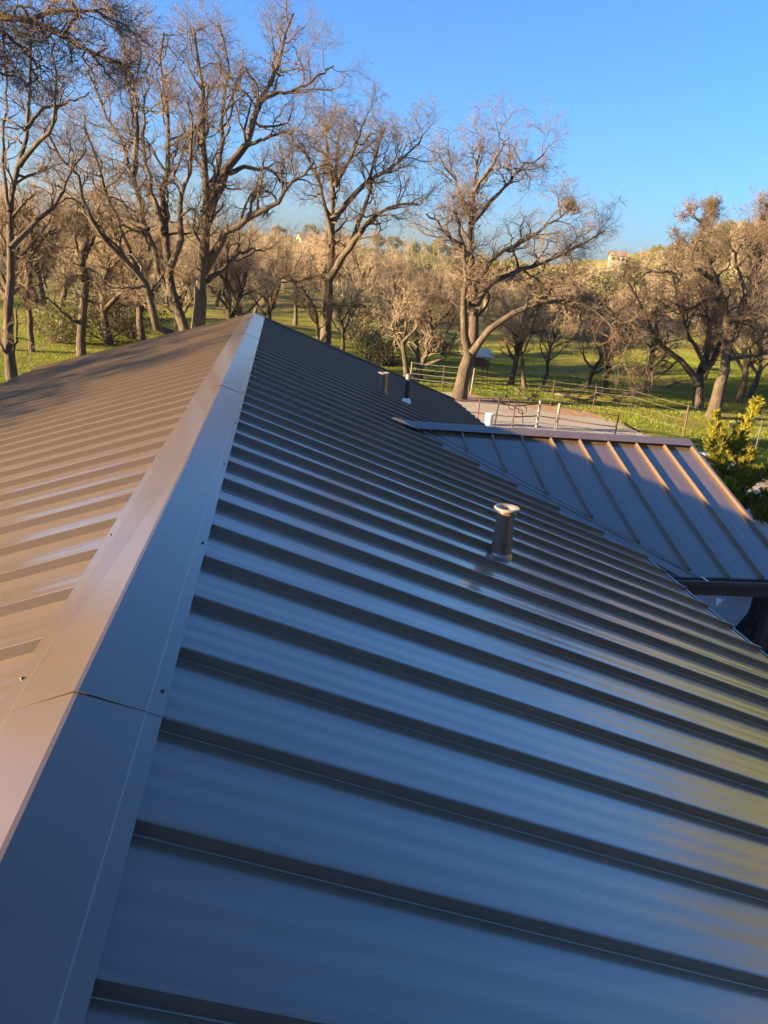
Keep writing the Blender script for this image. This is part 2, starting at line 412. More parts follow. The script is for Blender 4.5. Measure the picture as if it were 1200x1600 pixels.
screw_me = MB().lathe([(0.007, 0), (0.0065, 0.003), (0.0035, 0.006), (0.0, 0.0062)], sides=8, capt=False).mesh('screw')
screw_me.materials.append(M['screw'])
joints = [-5.9, -4.4, -1.8, 0.8, 3.4, 6.05, 8.65, 11.15, 13.5, Y1+0.04]
offs = [(0, 0)]*3 + [(-0.007, 0.002), (0.004, -0.002), (0.003, 0.0), (0.002, 0.0), (-0.002, 0.001), (-0.003, 0.0), (0, 0)]
for k in range(len(joints)-1):
    ya, yb = joints[k], joints[k+1]
    o = link('ridge_cap', cap_mesh(yb-ya+0.03, 0, offs[k], (offs[k+1][0], offs[k+1][1]-0.003)), None)
    o.matrix_basis = Matrix.Translation((0, ya, ZR + 0.0015*(k % 2))); hp(o)
    for sd in (-1, 1):
        for j in range(2):
            y = 0.12 + j*1.22 + (0.06 if sd < 0 else 0)
            if y > yb-ya-0.1: continue
            s = link('screw', screw_me, None, o); s.matrix_basis = Matrix.Translation((sd*(WC-0.017), y, -(WC-0.017)*ts+0.0015)) @ Matrix.Rotation(sd*S, 4, 'Y')
# closures under the cap edges
for sd in (-1, 1):
    m = MB(); fr = FR['right' if sd > 0 else 'left']
    for wv0, wv1 in ((PAN, -0.004),):
        u_ = (WC-0.02)/cS
        m.add([pt(fr, u_, sd*Y0, wv0, orgR), pt(fr, u_, sd*Y1, wv0, orgR), pt(fr, u_, sd*Y1, wv1, orgR), pt(fr, u_, sd*Y0, wv1, orgR)], [(0, 1, 2, 3)])
    hp(m.build('ridge_closure', M['trim']))
# wing ridge cap, two lengths
for xa, xb in ((xr-0.42, 4.95), (4.93, XW1+0.03)):
    o = link('ridge_cap', cap_mesh(xb-xa, 0, (0, 0), (0, 0), 0.165, 0.135, ts2, 0.004), None)
    o.matrix_basis = Matrix.Translation((xa, YW, ZR+ZW+0.003*(xa > 4))) @ Matrix.Rotation(-math.pi/2, 4, 'Z'); hp(o)
top_ = [(1.97, YW-0.27), (xr+0.20, YW-0.172), (xr+0.22, YW), (xr+0.18, YW+0.17), (2.03, YW-0.02)]
V_ = [(x_, y_, ZR - x_*ts + 0.010) for x_, y_ in top_]; V_ += [(x_, y_, z_-0.006) for x_, y_, z_ in V_]
hp(MB().add(V_, [(0, 1, 2, 3, 4), (9, 8, 7, 6, 5)] + [(i, i+5, (i+1) % 5+5, (i+1) % 5) for i in range(5)]).build('ridge_apron', M['cap']))
# eaves: drip edge, gutters and rake trims of the main roof
def bar(name, p0, p1, wd, ht, mat):
    p0, p1 = Vector(p0), Vector(p1); d_ = (p1-p0).normalized(); sd = d_.cross(Vector((0, 0, 1))).normalized(); u_ = sd.cross(d_)
    q = [p0 + sd*sx*wd/2 + u_*sz*ht/2 for sx, sz in ((-1, -1), (1, -1), (1, 1), (-1, 1))]
    m = MB().add(q + [v+(p1-p0) for v in q], [(3, 2, 1, 0), (4, 5, 6, 7), (0, 1, 5, 4), (1, 2, 6, 5), (2, 3, 7, 6), (3, 0, 4, 7)])
    return hp(m.build(name, mat))
ze = ZR - XE*ts
for sd, ya, yb in ((1, Y0, Yv-0.02), (1, Yvb+0.02, Y1), (-1, Y0, Y1)):
    bar('drip_edge', (sd*(XE+0.012), ya, ze-0.06), (sd*(XE+0.012), yb, ze-0.06), 0.016, 0.045, M['cap'])
    bar('fascia', (sd*(XE-0.03), ya+0.01, ze-0.155), (sd*(XE-0.03), yb-0.01, ze-0.155), 0.03, 0.16, M['trim'])
for sd in (-1, 1):
    for yy in (Y0-0.012, Y1+0.012):
        bar('rake_trim', (sd*0.01, yy, ZR-0.075), (sd*XE, yy, ze-0.075), 0.02, 0.16, M['cap'])
def gutter(p0, p1, out, name='gutter'):
    prof = [(0.0, 0.0), (0.0, -0.10), (0.075, -0.10), (0.105, -0.045), (0.105, -0.004), (0.118, -0.004), (0.118, 0.006), (0.100, 0.006), (0.097, -0.045), (0.070, -0.094), (0.006, -0.094), (0.006, 0.0)]
    m = MB(); n = len(prof); vs = []
    for p in (p0, p1): vs += [(p[0]+out[0]*a_, p[1]+out[1]*a_, p[2]+b_) for a_, b_ in prof]
    m.add(vs, [(i, (i+1) % n, n+(i+1) % n, n+i) for i in range(n)] + [tuple(range(n)), tuple(range(2*n-1, n-1, -1))])
    return hp(m.build(name, M['trim']))
zwe = ZR + ZW - kE*ts2
gutter((XE+0.02, YWE-0.012, zwe-0.035), (XW1+0.05, YWE-0.012, zwe-0.035), (0, -1))
bar('fascia', (XE+0.03, YWE+0.01, zwe-0.16), (XW1-0.02, YWE+0.01, zwe-0.16), 0.03, 0.16, M['trim'])
for x in (5.05, 5.9): hp(MB().box((x, YWE-0.07, zwe-0.026), (0.03, 0.12, 0.006)).build('gutter_strap', M['galv']))
# walls
def wallbox(name, x0, x1, y0, y1, z1, roofz=None, axis='y'):
    m = MB()
    if axis == 'y': apex = [((x0+x1)/2, y0, roofz), ((x0+x1)/2, y1, roofz)]
    else: apex = [(x0, (y0+y1)/2, roofz), (x1, (y0+y1)/2, roofz)]
    b = [(x0, y0, 0), (x1, y0, 0), (x1, y1, 0), (x0, y1, 0)]; t = [(x, y, z1) for x, y, _ in b]
    vs = b + t + apex
    if axis == 'y': fs = [(0, 1, 5, 8, 4), (2, 3, 7, 9, 6), (1, 2, 6, 5), (3, 0, 4, 7), (4, 8, 9, 7), (5, 6, 9, 8)]
    else: fs = [(0, 1, 5, 4), (1, 2, 6, 9, 5), (2, 3, 7, 6), (3, 0, 4, 8, 7), (4, 5, 9, 8), (6, 7, 8, 9)]
    m.add(vs, fs); return hp(m.build(name, M['stucco']))
wallbox('wall', -XE+0.45, XE-0.45, Y0+0.4, Y1-0.4, ze+0.12-0.28, ZR-0.33, 'y')
for px_, py_ in ((XW1-0.07, YWE+0.22), (XW1-0.07, 2*YW-YWE-0.22), (XW1-0.07, YW)):
    zt = ZR+ZW - abs(YW-py_)*ts2 - 0.16
    hp(MB().box((px_, py_, zt/2), (0.11, 0.11, zt)).build('porch_post', M['trim']))
bar('porch_beam', (XW1-0.07, YWE+0.30, zwe-0.02), (XW1-0.07, 2*YW-YWE-0.30, zwe-0.02), 0.09, 0.12, M['trim'])
for y in (0.5, 2.6): 
    bar('window', (XE-0.44, y, 1.5), (XE-0.44, y+1.3, 1.5), 0.04, 1.0, M['glass'])

# roof vents
def vent(x, Y, h, name, tilt=0.0):
    z = ZR - x*ts + PAN/cS
    e = link(name, None); e.matrix_basis = Matrix.Translation((x, Y, z)) @ Matrix.Rotation(tilt, 4, 'Y'); hp(e)
    MB().lathe([(0.080, -0.09), (0.077, 0.05), (0.064, h-0.07), (0.064, h-0.055), (0.069, h-0.052), (0.069, h-0.040), (0.064, h-0.037), (0.062, h-0.02)], sides=28).build('pipe', M['roof'], e, True)
    MB().lathe([(0.055, h-0.022), (0.092, h-0.012), (0.094, h-0.002), (0.088, h+0.004), (0.062, h+0.002), (0.05, h-0.008), (0.048, h-0.03)], sides=28, capb=False, capt=True).build('collar', M['cap_metal'], e, True)
    ring = MB().lathe([(0.098, -0.045), (0.090, 0.010), (0.080, 0.03)], sides=24, capb=False, capt=False).build('boot', M['roof'], e, True)
    return e
M['cap_metal'] = simple('bright_vent_rim', (0.26, 0.21, 0.18), 0.35, 0.25)
vent(2.19, 4.0+0.0, 0.37, 'roof_vent'); vent(2.21, 11.08, 0.35, 'roof_vent')
zpipe = ZR - 2.66*ts + PAN/cS
e = link('plumbing_stack', None); e.matrix_basis = Matrix.Translation((2.66, 11.36, zpipe)); hp(e)
MB().lathe([(0.042, 0.03), (0.042, 0.46)], sides=16).build('pipe', M['black'], e, True)
MB().lathe([(0.046, 0.36), (0.046, 0.47), (0.036, 0.472)], sides=16).build('pipe_cap', M['pale_steel'], e, True)
MB().lathe([(0.085, -0.03), (0.08, 0.03), (0.055, 0.065), (0.046, 0.072)], sides=20).build('boot', M['white_pl'], e, True)

# ------------------------------------------------------------------ trees
def norm(v): return v/np.maximum(np.linalg.norm(v, axis=-1, keepdims=True), 1e-9)
def tubes(P, Rd, sides):
    """tubes along polylines P (N,K,3) with radii Rd (N,K)"""
    N, K, _ = P.shape
    T = norm(np.gradient(P, axis=1)) if K > 2 else norm(np.repeat(P[:, 1:]-P[:, :1], 2, axis=1))
    ax = norm(P[:, -1]-P[:, 0]); ref = np.where(np.abs(ax[:, 2:3]) < 0.8, np.array([[0, 0, 1.0]]), np.array([[1.0, 0.2, 0]]))
    A = norm(np.cross(T, ref[:, None, :])); B = np.cross(T, A)
    th = np.arange(sides)*2*math.pi/sides
    V = P[:, :, None, :] + (A[:, :, None, :]*np.cos(th)[:, None] + B[:, :, None, :]*np.sin(th)[:, None])*Rd[:, :, None, None]
    idx = np.arange(N*K*sides).reshape(N, K, sides); nxt = np.roll(idx, -1, axis=2)
    Q = np.stack([idx[:, :-1], nxt[:, :-1], nxt[:, 1:], idx[:, 1:]], -1).reshape(-1, 4)
    return V.reshape(-1, 3), Q
def join(parts):
    Vs, Qs, b = [], [], 0
    for V, Q in parts: Vs.append(V); Qs.append(Q+b); b += len(V)
    return np.concatenate(Vs), np.concatenate(Qs)
def grow(P, Rd, n, g, L, ang, K, gnarl, up, rf, rcap, t0=0.15, taper=0.35, droop=None):
    """n children on every branch of P; n may be an array"""
    N, K0, _ = P.shape
    n = np.full(N, n) if np.isscalar(n) else np.asarray(n)
    par = np.repeat(np.arange(N), n); Mn = len(par)
    k = np.concatenate([np.arange(c)/max(c, 1) for c in n]) if Mn else np.zeros(0)
    t = t0 + (1-t0)*np.clip(k + g.uniform(0, 1, Mn)/np.maximum(n[par], 1), 0, 1)
    f = t*(K0-1); i = np.clip(f.astype(int), 0, K0-2); fr = (f-i)[:, None]
    p = P[par, i]*(1-fr) + P[par, i+1]*fr
    tan = norm(P[par, i+1]-P[par, i]); rp = Rd[par, i]*(1-fr[:, 0]) + Rd[par, i+1]*fr[:, 0]
    rnd = g.normal(size=(Mn, 3)); perp = norm(rnd - (rnd*tan).sum(-1, keepdims=True)*tan)
    a = g.uniform(ang[0], ang[1], Mn)[:, None]
    d = norm(np.cos(a)*tan + np.sin(a)*perp)
    ln = g.uniform(L[0], L[1], Mn)*(1.15-0.55*t)
    r0 = np.minimum(rp*rf, rcap); out = np.zeros((Mn, K, 3)); out[:, 0] = p; step = (ln/(K-1))[:, None]
    for j in range(1, K):
        d = norm(d + g.normal(size=(Mn, 3))*gnarl + np.array([0, 0, up])); out[:, j] = out[:, j-1] + d*step
    RR = r0[:, None]*np.linspace(1, taper, K)[None]
    return out, RR
def resample(pts, K, g=None, wob=0.0):
    pts = np.array(pts, float); d = np.r_[0, np.cumsum(np.linalg.norm(np.diff(pts, axis=0), axis=1))]
    # smooth Catmull-Rom
    t = np.linspace(0, d[-1], K); ex = np.vstack([2*pts[0]-pts[1], pts, 2*pts[-1]-pts[-2]]); out = np.zeros((K, 3))
    for q, tt in enumerate(t):
        i = min(np.searchsorted(d, tt, 'right')-1, len(pts)-2); u = (tt-d[i])/(d[i+1]-d[i]); a, b, c, e = ex[i:i+4]
        out[q] = 0.5*((2*b)+(-a+c)*u+(2*a-5*b+4*c-e)*u*u+(-a+3*b-3*c+e)*u**3)
    if g is not None and wob: out[1:] += g.normal(0, wob, (K-1, 3))*np.linspace(0.3, 1, K-1)[:, None]
    return out
def leaves(C, Rr, n, size, g, squash=1.0, shell=0.35):
    """n leaf quads in a ball at each centre"""
    C = np.asarray(C); N = len(C); c = np.repeat(C, n, axis=0)
    d = norm(g.normal(size=(N*n, 3))); rad = np.repeat(np.asarray(Rr), n)*(shell + (1-shell)*g.uniform(0, 1, N*n)**0.5)
    off = d*rad[:, None]; off[:, 2] *= squash; c = c + off
    a = norm(g.normal(size=c.shape)); b = norm(np.cross(a, g.normal(size=c.shape))); s = (size*g.uniform(0.6, 1.3, len(c)))[:, None]
    V = np.stack([c - a*s, c + b*s*0.5, c + a*s, c - b*s*0.5], 1).reshape(-1, 3)
    return V, np.arange(len(V)).reshape(-1, 4)

def crown_from(limbs, LR, g, dens=1.0, l1=2.2, l2=1.0, l3=0.5, l4=0.28, gn=0.28, up=0.10, per=0.5, minr=0.0045, depth=4, n2=8, n3=6, n4=4, skip=0.34):
    """limbs (N,K,3); returns trunk parts and twig parts"""
    ln = np.linalg.norm(np.diff(limbs, axis=1), axis=2).sum(1)
    n1 = np.maximum((ln/per*dens).astype(int), 2)
    A, RA = grow(limbs, LR, n1, g, (l1*0.55, l1*1.25), (0.45, 1.15), 10, gn*1.15, up, 0.6, 0.068, skip, 0.22)
    tr = [tubes(limbs, LR, 9), tubes(A, np.maximum(RA, minr), 5)]
    B, RB = grow(A, RA, max(int(n2*dens**0.5), 3), g, (l2*0.5, l2*1.3), (0.45, 1.15), 6, gn*1.25, up*0.8, 0.6, 0.026, 0.25, 0.35)
    C, RC = grow(B, RB, n3, g, (l3*0.5, l3*1.3), (0.4, 1.15), 3, gn*1.1, up*0.6, 0.6, 0.014, 0.12, 0.5)
    tw = [tubes(B, np.maximum(RB, minr*1.3), 4), tubes(C, np.maximum(RC, minr*1.05), 3)]
    if depth >= 4:
        E, RE = grow(C, RC, n4, g, (l4*0.5, l4*1.3), (0.4, 1.1), 2, gn, up*0.5, 0.7, 0.008, 0.15, 0.6)
        tw.append(tubes(E, np.maximum(RE, minr*0.8), 3))
    return tr, tw
def tree_obj(name, base, tr, tw, label, group=None, bm='bark', tm='twig', cat='tree'):
    o = empty(name, base, label, cat, group); b = np.array(base)
    V, Q = join(tr); link('trunk', mesh_np('trunk', V-b, Q, None, True), M[bm], o)
    V, Q = join(tw); link('crown', mesh_np('crown', V-b, Q), M[tm], o)
    return o
DEPTH = F_PX
def hero(name, Yd, limbs_px, label, seed, zb=None, group=None, spread=2.4, wob=0.05, K=14, bm='bark', tm='twig', **kw):
    """limbs_px: list of (pixel points, width at start px, width at end px, depth lean m) traced at the tree's own distance"""
    g = np.random.default_rng(seed); L, RR = [], []
    for li, (pts, w0, w1, lean) in enumerate(limbs_px):
        P = []; n = len(pts)
        d0 = lean[0] if isinstance(lean, tuple) else 0.0; d1 = lean[1] if isinstance(lean, tuple) else lean
        for i, (x, y) in enumerate(pts): P.append(at(x, y, Yd + d0 + (d1-d0)*(i/(n-1))))
        P = np.array(P)
        if li == 0: P[0][2] = min(P[0][2], hgt(P[0][0], P[0][1])-0.1)
        L.append(resample(P, K, g, wob)); dist = Yd*1.03
        RR.append((w1 + (w0-w1)*(1-np.linspace(0, 1, K))**1.35)/2*dist/DEPTH*np.r_[1.18, np.ones(K-1)])
    L = np.array(L); RR = np.array(RR); base = L[0][0].copy(); base[2] = float(hgt(base[0], base[1]))
    tr, tw = crown_from(L, RR, g, **kw)
    return tree_obj(name, base, tr, tw, label, group, bm, tm), L, RR

# the big many-stemmed oak behind the ridge
big, bigL, _ = hero('oak_tree', 36.0, [
    ([(306, 566), (311, 500), (314, 450), (318, 395), (322, 330), (325, 262), (321, 190), (311, 110), (300, 45)], 25, 3, -1.5),
    ([(323, 335), (340, 298), (356, 262), (383, 228), (402, 165), (424, 125), (443, 75), (452, 25)], 17, 3, 2.5),
    ([(316, 425), (334, 395), (352, 367), (380, 345), (417, 327), (445, 307), (462, 282), (490, 262)], 15, 3, -3.0),
    ([(357, 270), (380, 262), (420, 266), (448, 287), (470, 280)], 8, 2, 2.0),
    ([(322, 440), (348, 422), (365, 402), (385, 390), (410, 388)], 9, 2.5, 3.5),
    ([(300, 566), (288, 510), (272, 462), (262, 420), (258, 365), (255, 310), (259, 250), (263, 185), (258, 120), (250, 55)], 18, 3, 2.0),
    ([(264, 425), (283, 372), (279, 322), (290, 275), (300, 215), (290, 150)], 11, 2.5, -2.5),
    ([(292, 566), (272, 520), (248, 523), (228, 441), (208, 418), (181, 394), (157, 357), (123, 300), (100, 250), (78, 205)], 15, 3, (0, -3.0)),
    ([(213, 424), (196, 382), (180, 338), (160, 290), (147, 235), (130, 185)], 9, 2.5, -1.0),
    ([(298, 560), (284, 505), (254, 436), (236, 378), (220, 326), (207, 276), (190, 232), (160, 170), (140, 110)], 14, 3, 3.0),
    ([(232, 360), (190, 335), (160, 318), (120, 305), (95, 300)], 7, 2, 2.5),
    ([(207, 276), (215, 220), (210, 150), (195, 85), (190, 45)], 9, 2.5, -2.0),
    ([(400, 168), (425, 150), (465, 140), (500, 120), (520, 100)], 7, 2, 1.0),
    ([(383, 228), (420, 215), (455, 205), (485, 215)], 6, 2, -1.5),
    ([(322, 330), (345, 240), (350, 170), (355, 100), (350, 45)], 10, 2.5, 3.0),
    ([(258, 365), (235, 290), (222, 230), (225, 160), (235, 90)], 9, 2, 3.5),
], 'tallest bare oak with many splayed leaning stems rising behind the roof ridge', 11, dens=1.0, l1=3.0, l2=1.3, l3=0.62, l4=0.33, per=0.62, n2=8, n3=6, n4=2, minr=0.004, wob=0.10)

oak2, _, _ = hero('oak_tree', 43.0, [
    ([(506, 575), (509, 520), (512, 470), (516, 420), (519, 360), (521, 300), (526, 245), (533, 195)], 21, 3, 1.0),
    ([(518, 365), (507, 320), (497, 285), (484, 250), (470, 222)], 8, 2.5, -2.0),
    ([(520, 345), (548, 310), (575, 282), (610, 262), (640, 238), (662, 212)], 10, 2.5, 2.0),
    ([(514, 435), (538, 398), (565, 360), (590, 335), (625, 320), (655, 318)], 12, 3, -2.5),
    ([(545, 390), (562, 345), (577, 300), (585, 250), (600, 200)], 8, 2.5, 1.0),
    ([(512, 475), (540, 476), (575, 480), (607, 488)], 7, 2.5, -1.0),
    ([(514, 432), (490, 432), (465, 440), (438, 440)], 6, 2, 1.5),
    ([(521, 310), (515, 260), (508, 215), (505, 190)], 8, 2, 2.0),
    ([(524, 290), (545, 250), (560, 215), (570, 185)], 8, 2, -2.0),
    ([(502, 575), (498, 525), (491, 480), (470, 448)], 8, 3, -1.5),
], 'bare oak with dark upright trunk standing left of the black roof pipe', 12, dens=1.0, l1=2.9, l2=1.3, l3=0.62, l4=0.33, per=0.58, n2=8, n3=6, n4=2, minr=0.0048)

oak3, o3L, _ = hero('oak_tree', 32.3, [
    ([(715, 634), (722, 592), (735, 548), (741, 500), (739, 450), (734, 400), (735, 340), (741, 285), (752, 225)], 25, 3, 0.8),
    ([(733, 555), (726, 520), (724, 470), (728, 425), (722, 375), (708, 330)], 15, 3, -2.0),
    ([(738, 552), (765, 516), (798, 491), (840, 476), (880, 471), (925, 480), (962, 502), (985, 530)], 12, 3.5, (-0.5, -2.0)),
    ([(742, 478), (770, 442), (810, 424), (855, 408), (905, 385), (945, 360)], 11, 2.5, 2.5),
    ([(738, 445), (775, 400), (815, 380), (860, 350), (895, 325)], 10, 2.5, -2.0),
    ([(734, 400), (706, 372), (682, 348), (664, 336)], 8, 2, -1.5),
    ([(735, 350), (765, 318), (795, 285), (822, 258), (850, 240)], 9, 2, 2.0),
    ([(736, 345), (718, 300), (705, 262), (700, 235)], 7, 2, 1.5),
    ([(740, 300), (765, 262), (782, 235), (792, 215)], 7, 2, -1.5),
    ([(800, 432), (835, 450), (880, 445), (920, 430)], 8, 2.5, -2.5),
    ([(741, 490), (700, 470), (672, 465)], 5, 2, 2.0),
], 'bare oak with pale forked trunk standing at the edge of the gravel drive', 13, dens=1.0, l1=2.5, l2=1.2, l3=0.55, per=0.5, n2=8, n3=6, n4=2, minr=0.0042, up=0.05, gn=0.32)
def mistletoe(tree, p, r, mat, seed, label=None):
    g = np.random.default_rng(seed); C = np.array(p) + g.normal(0, r*0.5, (9, 3)); b = np.array(tree.location)
    V, Q = leaves(C, np.full(9, r*0.55), 130, 0.035 if r < 0.6 else 0.06, g); o = link('mistletoe', mesh_np('mistletoe', V-b, Q), mat, tree, label); return o
mistletoe(oak3, at(893, 318, 30.8), 0.35, M['mistle'], 5)

oakD, _, _ = hero('oak_tree', 34.6, [
    ([(1088, 652), (1092, 615), (1094, 585), (1103, 560), (1108, 525), (1105, 480), (1092, 440)], 22, 3, 1.0),
    ([(1090, 598), (1062, 562), (1036, 542), (1016, 512), (1000, 472), (982, 440)], 12, 3, -1.5),
    ([(1096, 580), (1116, 560), (1130, 520), (1160, 490), (1185, 470)], 12, 3, 2.0),
    ([(1030, 535), (1003, 520), (975, 525), (955, 535)], 6, 2, 1.0),
    ([(1060, 560), (1040, 580), (1010, 600), (985, 610)], 5, 2, 1.0),
    ([(1100, 565), (1075, 520), (1060, 470), (1050, 430)], 8, 2, -2.0),
], 'bare oak with grey trunk and long limb leaning left beyond the rusty fence post', 14, dens=1.0, l1=2.3, l2=1.1, per=0.5, n2=7, n3=6, n4=3, minr=0.005, gn=0.32, up=0.04)
oakE, _, _ = hero('oak_tree', 32.2, [
    ([(1111, 662), (1122, 620), (1132, 575), (1137, 530), (1134, 485), (1126, 450), (1113, 420), (1103, 395)], 25, 4, 0.5),
    ([(1137, 535), (1158, 480), (1173, 435), (1190, 400), (1215, 370)], 15, 3.5, 1.5),
    ([(1120, 440), (1085, 420), (1060, 428), (1030, 425), (1000, 432)], 9, 2.5, -1.5),
    ([(1135, 500), (1160, 498), (1200, 490), (1240, 470)], 9, 3, -2.0),
    ([(1128, 455), (1110, 465), (1080, 480), (1040, 470)], 7, 2, 2.0),
    ([(1165, 460), (1150, 410), (1140, 375), (1130, 355)], 7, 2, 2.0),
    ([(1138, 560), (1165, 558), (1200, 552), (1235, 548)], 8, 3, 1.0),
], 'bare oak with thick pale trunk leaning right behind the yellow juniper', 15, dens=1.0, l1=2.4, l2=1.1, per=0.48, n2=7, n3=6, n4=3, minr=0.005, gn=0.32, up=0.04)
oakF, _, _ = hero('oak_tree', 58.0, [
    ([(1112, 590), (1108, 520), (1102, 450), (1099, 405), (1092, 378), (1097, 358), (1099, 345)], 11, 4, 0.0),
    ([(1098, 352), (1085, 338), (1075, 328)], 4, 1.5, -1.0),
    ([(1098, 352), (1108, 335), (1118, 322)], 4, 1.5, 1.0),
    ([(1099, 405), (1080, 385), (1065, 375)], 4, 1.5, 1.0),
    ([(1100, 430), (1118, 405), (1130, 395)], 4, 1.5, -1.0),
], 'tall slender pale oak topped by a rusty mistletoe ball on the right', 16, dens=1.0, l1=1.6, l2=0.8, per=0.4, n2=7, n3=5, n4=3, minr=0.010)
mistletoe(oakF, at(1116, 325, 58.3), 0.75, M['mistle'], 6)
oakG, _, _ = hero('oak_tree', 52.0, [
    ([(1205, 600), (1196, 520), (1186, 450), (1184, 400), (1193, 350), (1200, 318)], 12, 3, 0.0),
    ([(1184, 405), (1170, 380), (1158, 368)], 5, 2, -1.0), ([(1190, 370), (1210, 345), (1225, 320)], 5, 2, 1.0),
    ([(1188, 440), (1205, 410), (1230, 390)], 5, 2, 2.0),
], 'bare oak at the right picture edge rising above the hill', 17, dens=1.0, l1=2.0, per=0.42, n2=7, n3=6, n4=3, minr=0.009)
oakH, _, _ = hero('oak_tree', 29.5, [
    ([(20, 606), (14, 540), (13, 480), (15, 420), (16, 370), (14, 325), (26, 268), (40, 222), (44, 160), (47, 90), (40, 20)], 17, 3, 1.0),
    ([(17, 388), (45, 357), (75, 328), (98, 300), (112, 268), (135, 235)], 9, 2.5, 2.0),
    ([(30, 258), (55, 228), (82, 195), (88, 130), (80, 60)], 8, 2, -1.5),
    ([(15, 330), (8, 280), (4, 220), (10, 150), (5, 60)], 6, 2, 2.0),
    ([(42, 200), (70, 170), (110, 160), (140, 140)], 6, 2, 1.5),
    ([(16, 560), (-4, 530), (-15, 500)], 6, 3, -0.5), ([(17, 565), (27, 520), (27, 480)], 4, 2, 0.5),
], 'slender pale barked oak at the left picture edge', 18, dens=0.8, l1=2.6, l2=1.2, per=0.7, n2=7, n3=5, n4=2, minr=0.004)
oakI, _, _ = hero('oak_tree', 37.5, [
    ([(127, 566), (127, 520), (131, 470), (134, 438), (129, 405), (136, 372), (140, 345)], 15, 7, 0.0),
    ([(133, 442), (152, 437), (166, 447), (176, 454), (195, 447), (205, 452)], 6, 2.5, -1.5),
    ([(128, 505), (110, 498), (90, 480), (72, 465)], 7, 2.5, -1.0),
    ([(134, 400), (145, 380), (150, 365), (165, 355)], 5, 2, 1.0),
    ([(128, 410), (120, 380), (115, 350)], 5, 2, 1.0),
], 'broken pale oak trunk with crooked limbs left of the many-stemmed oak', 19, dens=0.7, l1=1.6, per=0.55, n2=6, n3=5, n4=3, minr=0.007)
oakJ, _, _ = hero('oak_tree', 38.0, [
    ([(50, 566), (48, 520), (45, 478), (44, 440), (50, 390), (55, 345)], 10, 4, 0.0), ([(45, 440), (30, 400), (25, 360)], 5, 2, 1.0), ([(48, 400), (70, 370), (85, 340)], 4, 2, -1.0),
], 'straight bare trunk in sunlit grass between the left edge oak and broken oak', 20, dens=1.0, l1=2.0, per=0.45, n2=7, n3=6, n4=3, minr=0.007)
# the nearer oak left of the frame whose limb reaches into the top corner
oakK, _, _ = hero('oak_tree', 21.0, [
    ([(-330, 690), (-310, 500), (-290, 300), (-270, 140), (-230, 20), (-200, -120)], 52, 12, 0.5),
    ([(-285, 250), (-200, 120), (-110, 55), (-30, 30), (45, 33), (95, 52), (140, 80), (188, 105)], 22, 4, -0.5),
    ([(-30, 30), (30, 70), (60, 110), (40, 140)], 6, 2.5, -1.0), ([(45, 33), (90, 15), (150, 20), (200, 40)], 7, 2.5, 1.0),
    ([(-100, 55), (-50, 100), (0, 115), (35, 112)], 7, 2.5, 1.5), ([(100, 55), (120, 20), (110, -20), (130, -60)], 5, 2, -1.0),
    ([(-60, 42), (-20, -10), (40, -30), (90, -60)], 8, 3, 0.5), ([(140, 80), (165, 110), (185, 140)], 4, 1.5, 1.0),
], 'nearer oak whose mossy limb reaches in at the top left corner', 21, dens=1.0, l1=1.4, l2=0.7, l3=0.4, l4=0.2, per=0.28, n2=7, n3=6, n4=2, minr=0.0042, gn=0.36, up=0.03)

# ---- generic bare trees (their meshes are shared between copies)
def auto_tree(seed, H, r, nl, dens, spread=1.0, fork=0.28, minr=0.01, **kw):
    g = np.random.default_rng(seed); K = 12
    tp = [np.array([0, 0, -0.2])]; d = np.array([g.normal(0, .12), g.normal(0, .12), 1.0])
    for i in range(5): tp.append(tp[-1] + norm(d)*H*0.62/5); d = d + g.normal(0, 0.16, 3)
    L = [resample(tp, K, g, 0.04)]; RR = [np.linspace(r, r*0.28, K)*np.r_[1.3, 1.1, np.ones(K-2)]]
    for k in range(nl):
        t = fork + (0.92-fork)*(k+g.uniform(0, .6))/nl; p = L[0][int(t*(K-1))]; az = k*2.4 + g.normal(0, .5); el = g.uniform(0.35, 1.05) + 0.25*t
        dd = np.array([math.cos(az)*math.cos(el)*spread, math.sin(az)*math.cos(el)*spread, math.sin(el)]); ln = H*g.uniform(0.32, 0.52)*(1.2-0.55*t); pp = [p]
        for j in range(5): pp.append(pp[-1] + norm(dd)*ln/5); dd = norm(dd) + g.normal(0, 0.24, 3) + np.array([0, 0, 0.10])
        L.append(resample(pp, K, g, 0.03)); rr = r*(0.62-0.3*t); RR.append(np.linspace(rr, rr*0.18, K))
    return crown_from(np.array(L), np.array(RR), g, dens, minr=minr, **kw)
PROTO = []
for k, (H, r, nl, kw) in enumerate([
        (9.5, 0.24, 8, dict(fork=0.38, l1=2.0, l2=1.0, l3=0.55, l4=0.3, per=0.75, n2=6, n3=5, n4=3)),
        (8.0, 0.21, 9, dict(fork=0.36, l1=1.8, l2=0.9, l3=0.5, l4=0.3, per=0.7, n2=6, n3=5, n4=3, spread=1.3)),
        (11.0, 0.22, 9, dict(fork=0.42, l1=2.0, l2=1.0, l3=0.55, l4=0.3, per=0.8, n2=6, n3=5, n4=3, spread=0.85)),
        (7.0, 0.18, 8, dict(l1=1.7, l2=0.9, l3=0.5, l4=0.3, per=0.62, n2=6, n3=5, n4=3, fork=0.3))]):
    tr, tw = auto_tree(100+k, H, r, nl, 1.0, minr=0.006, **kw)
    V, Q = join(tr); a_ = mesh_np('trunk', V, Q, None, True); V, Q = join(tw); b_ = mesh_np('crown', V, Q)
    a_.materials.append(M['bark']); b_.materials.append(M['twig']); PROTO.append((a_, b_, H, None))
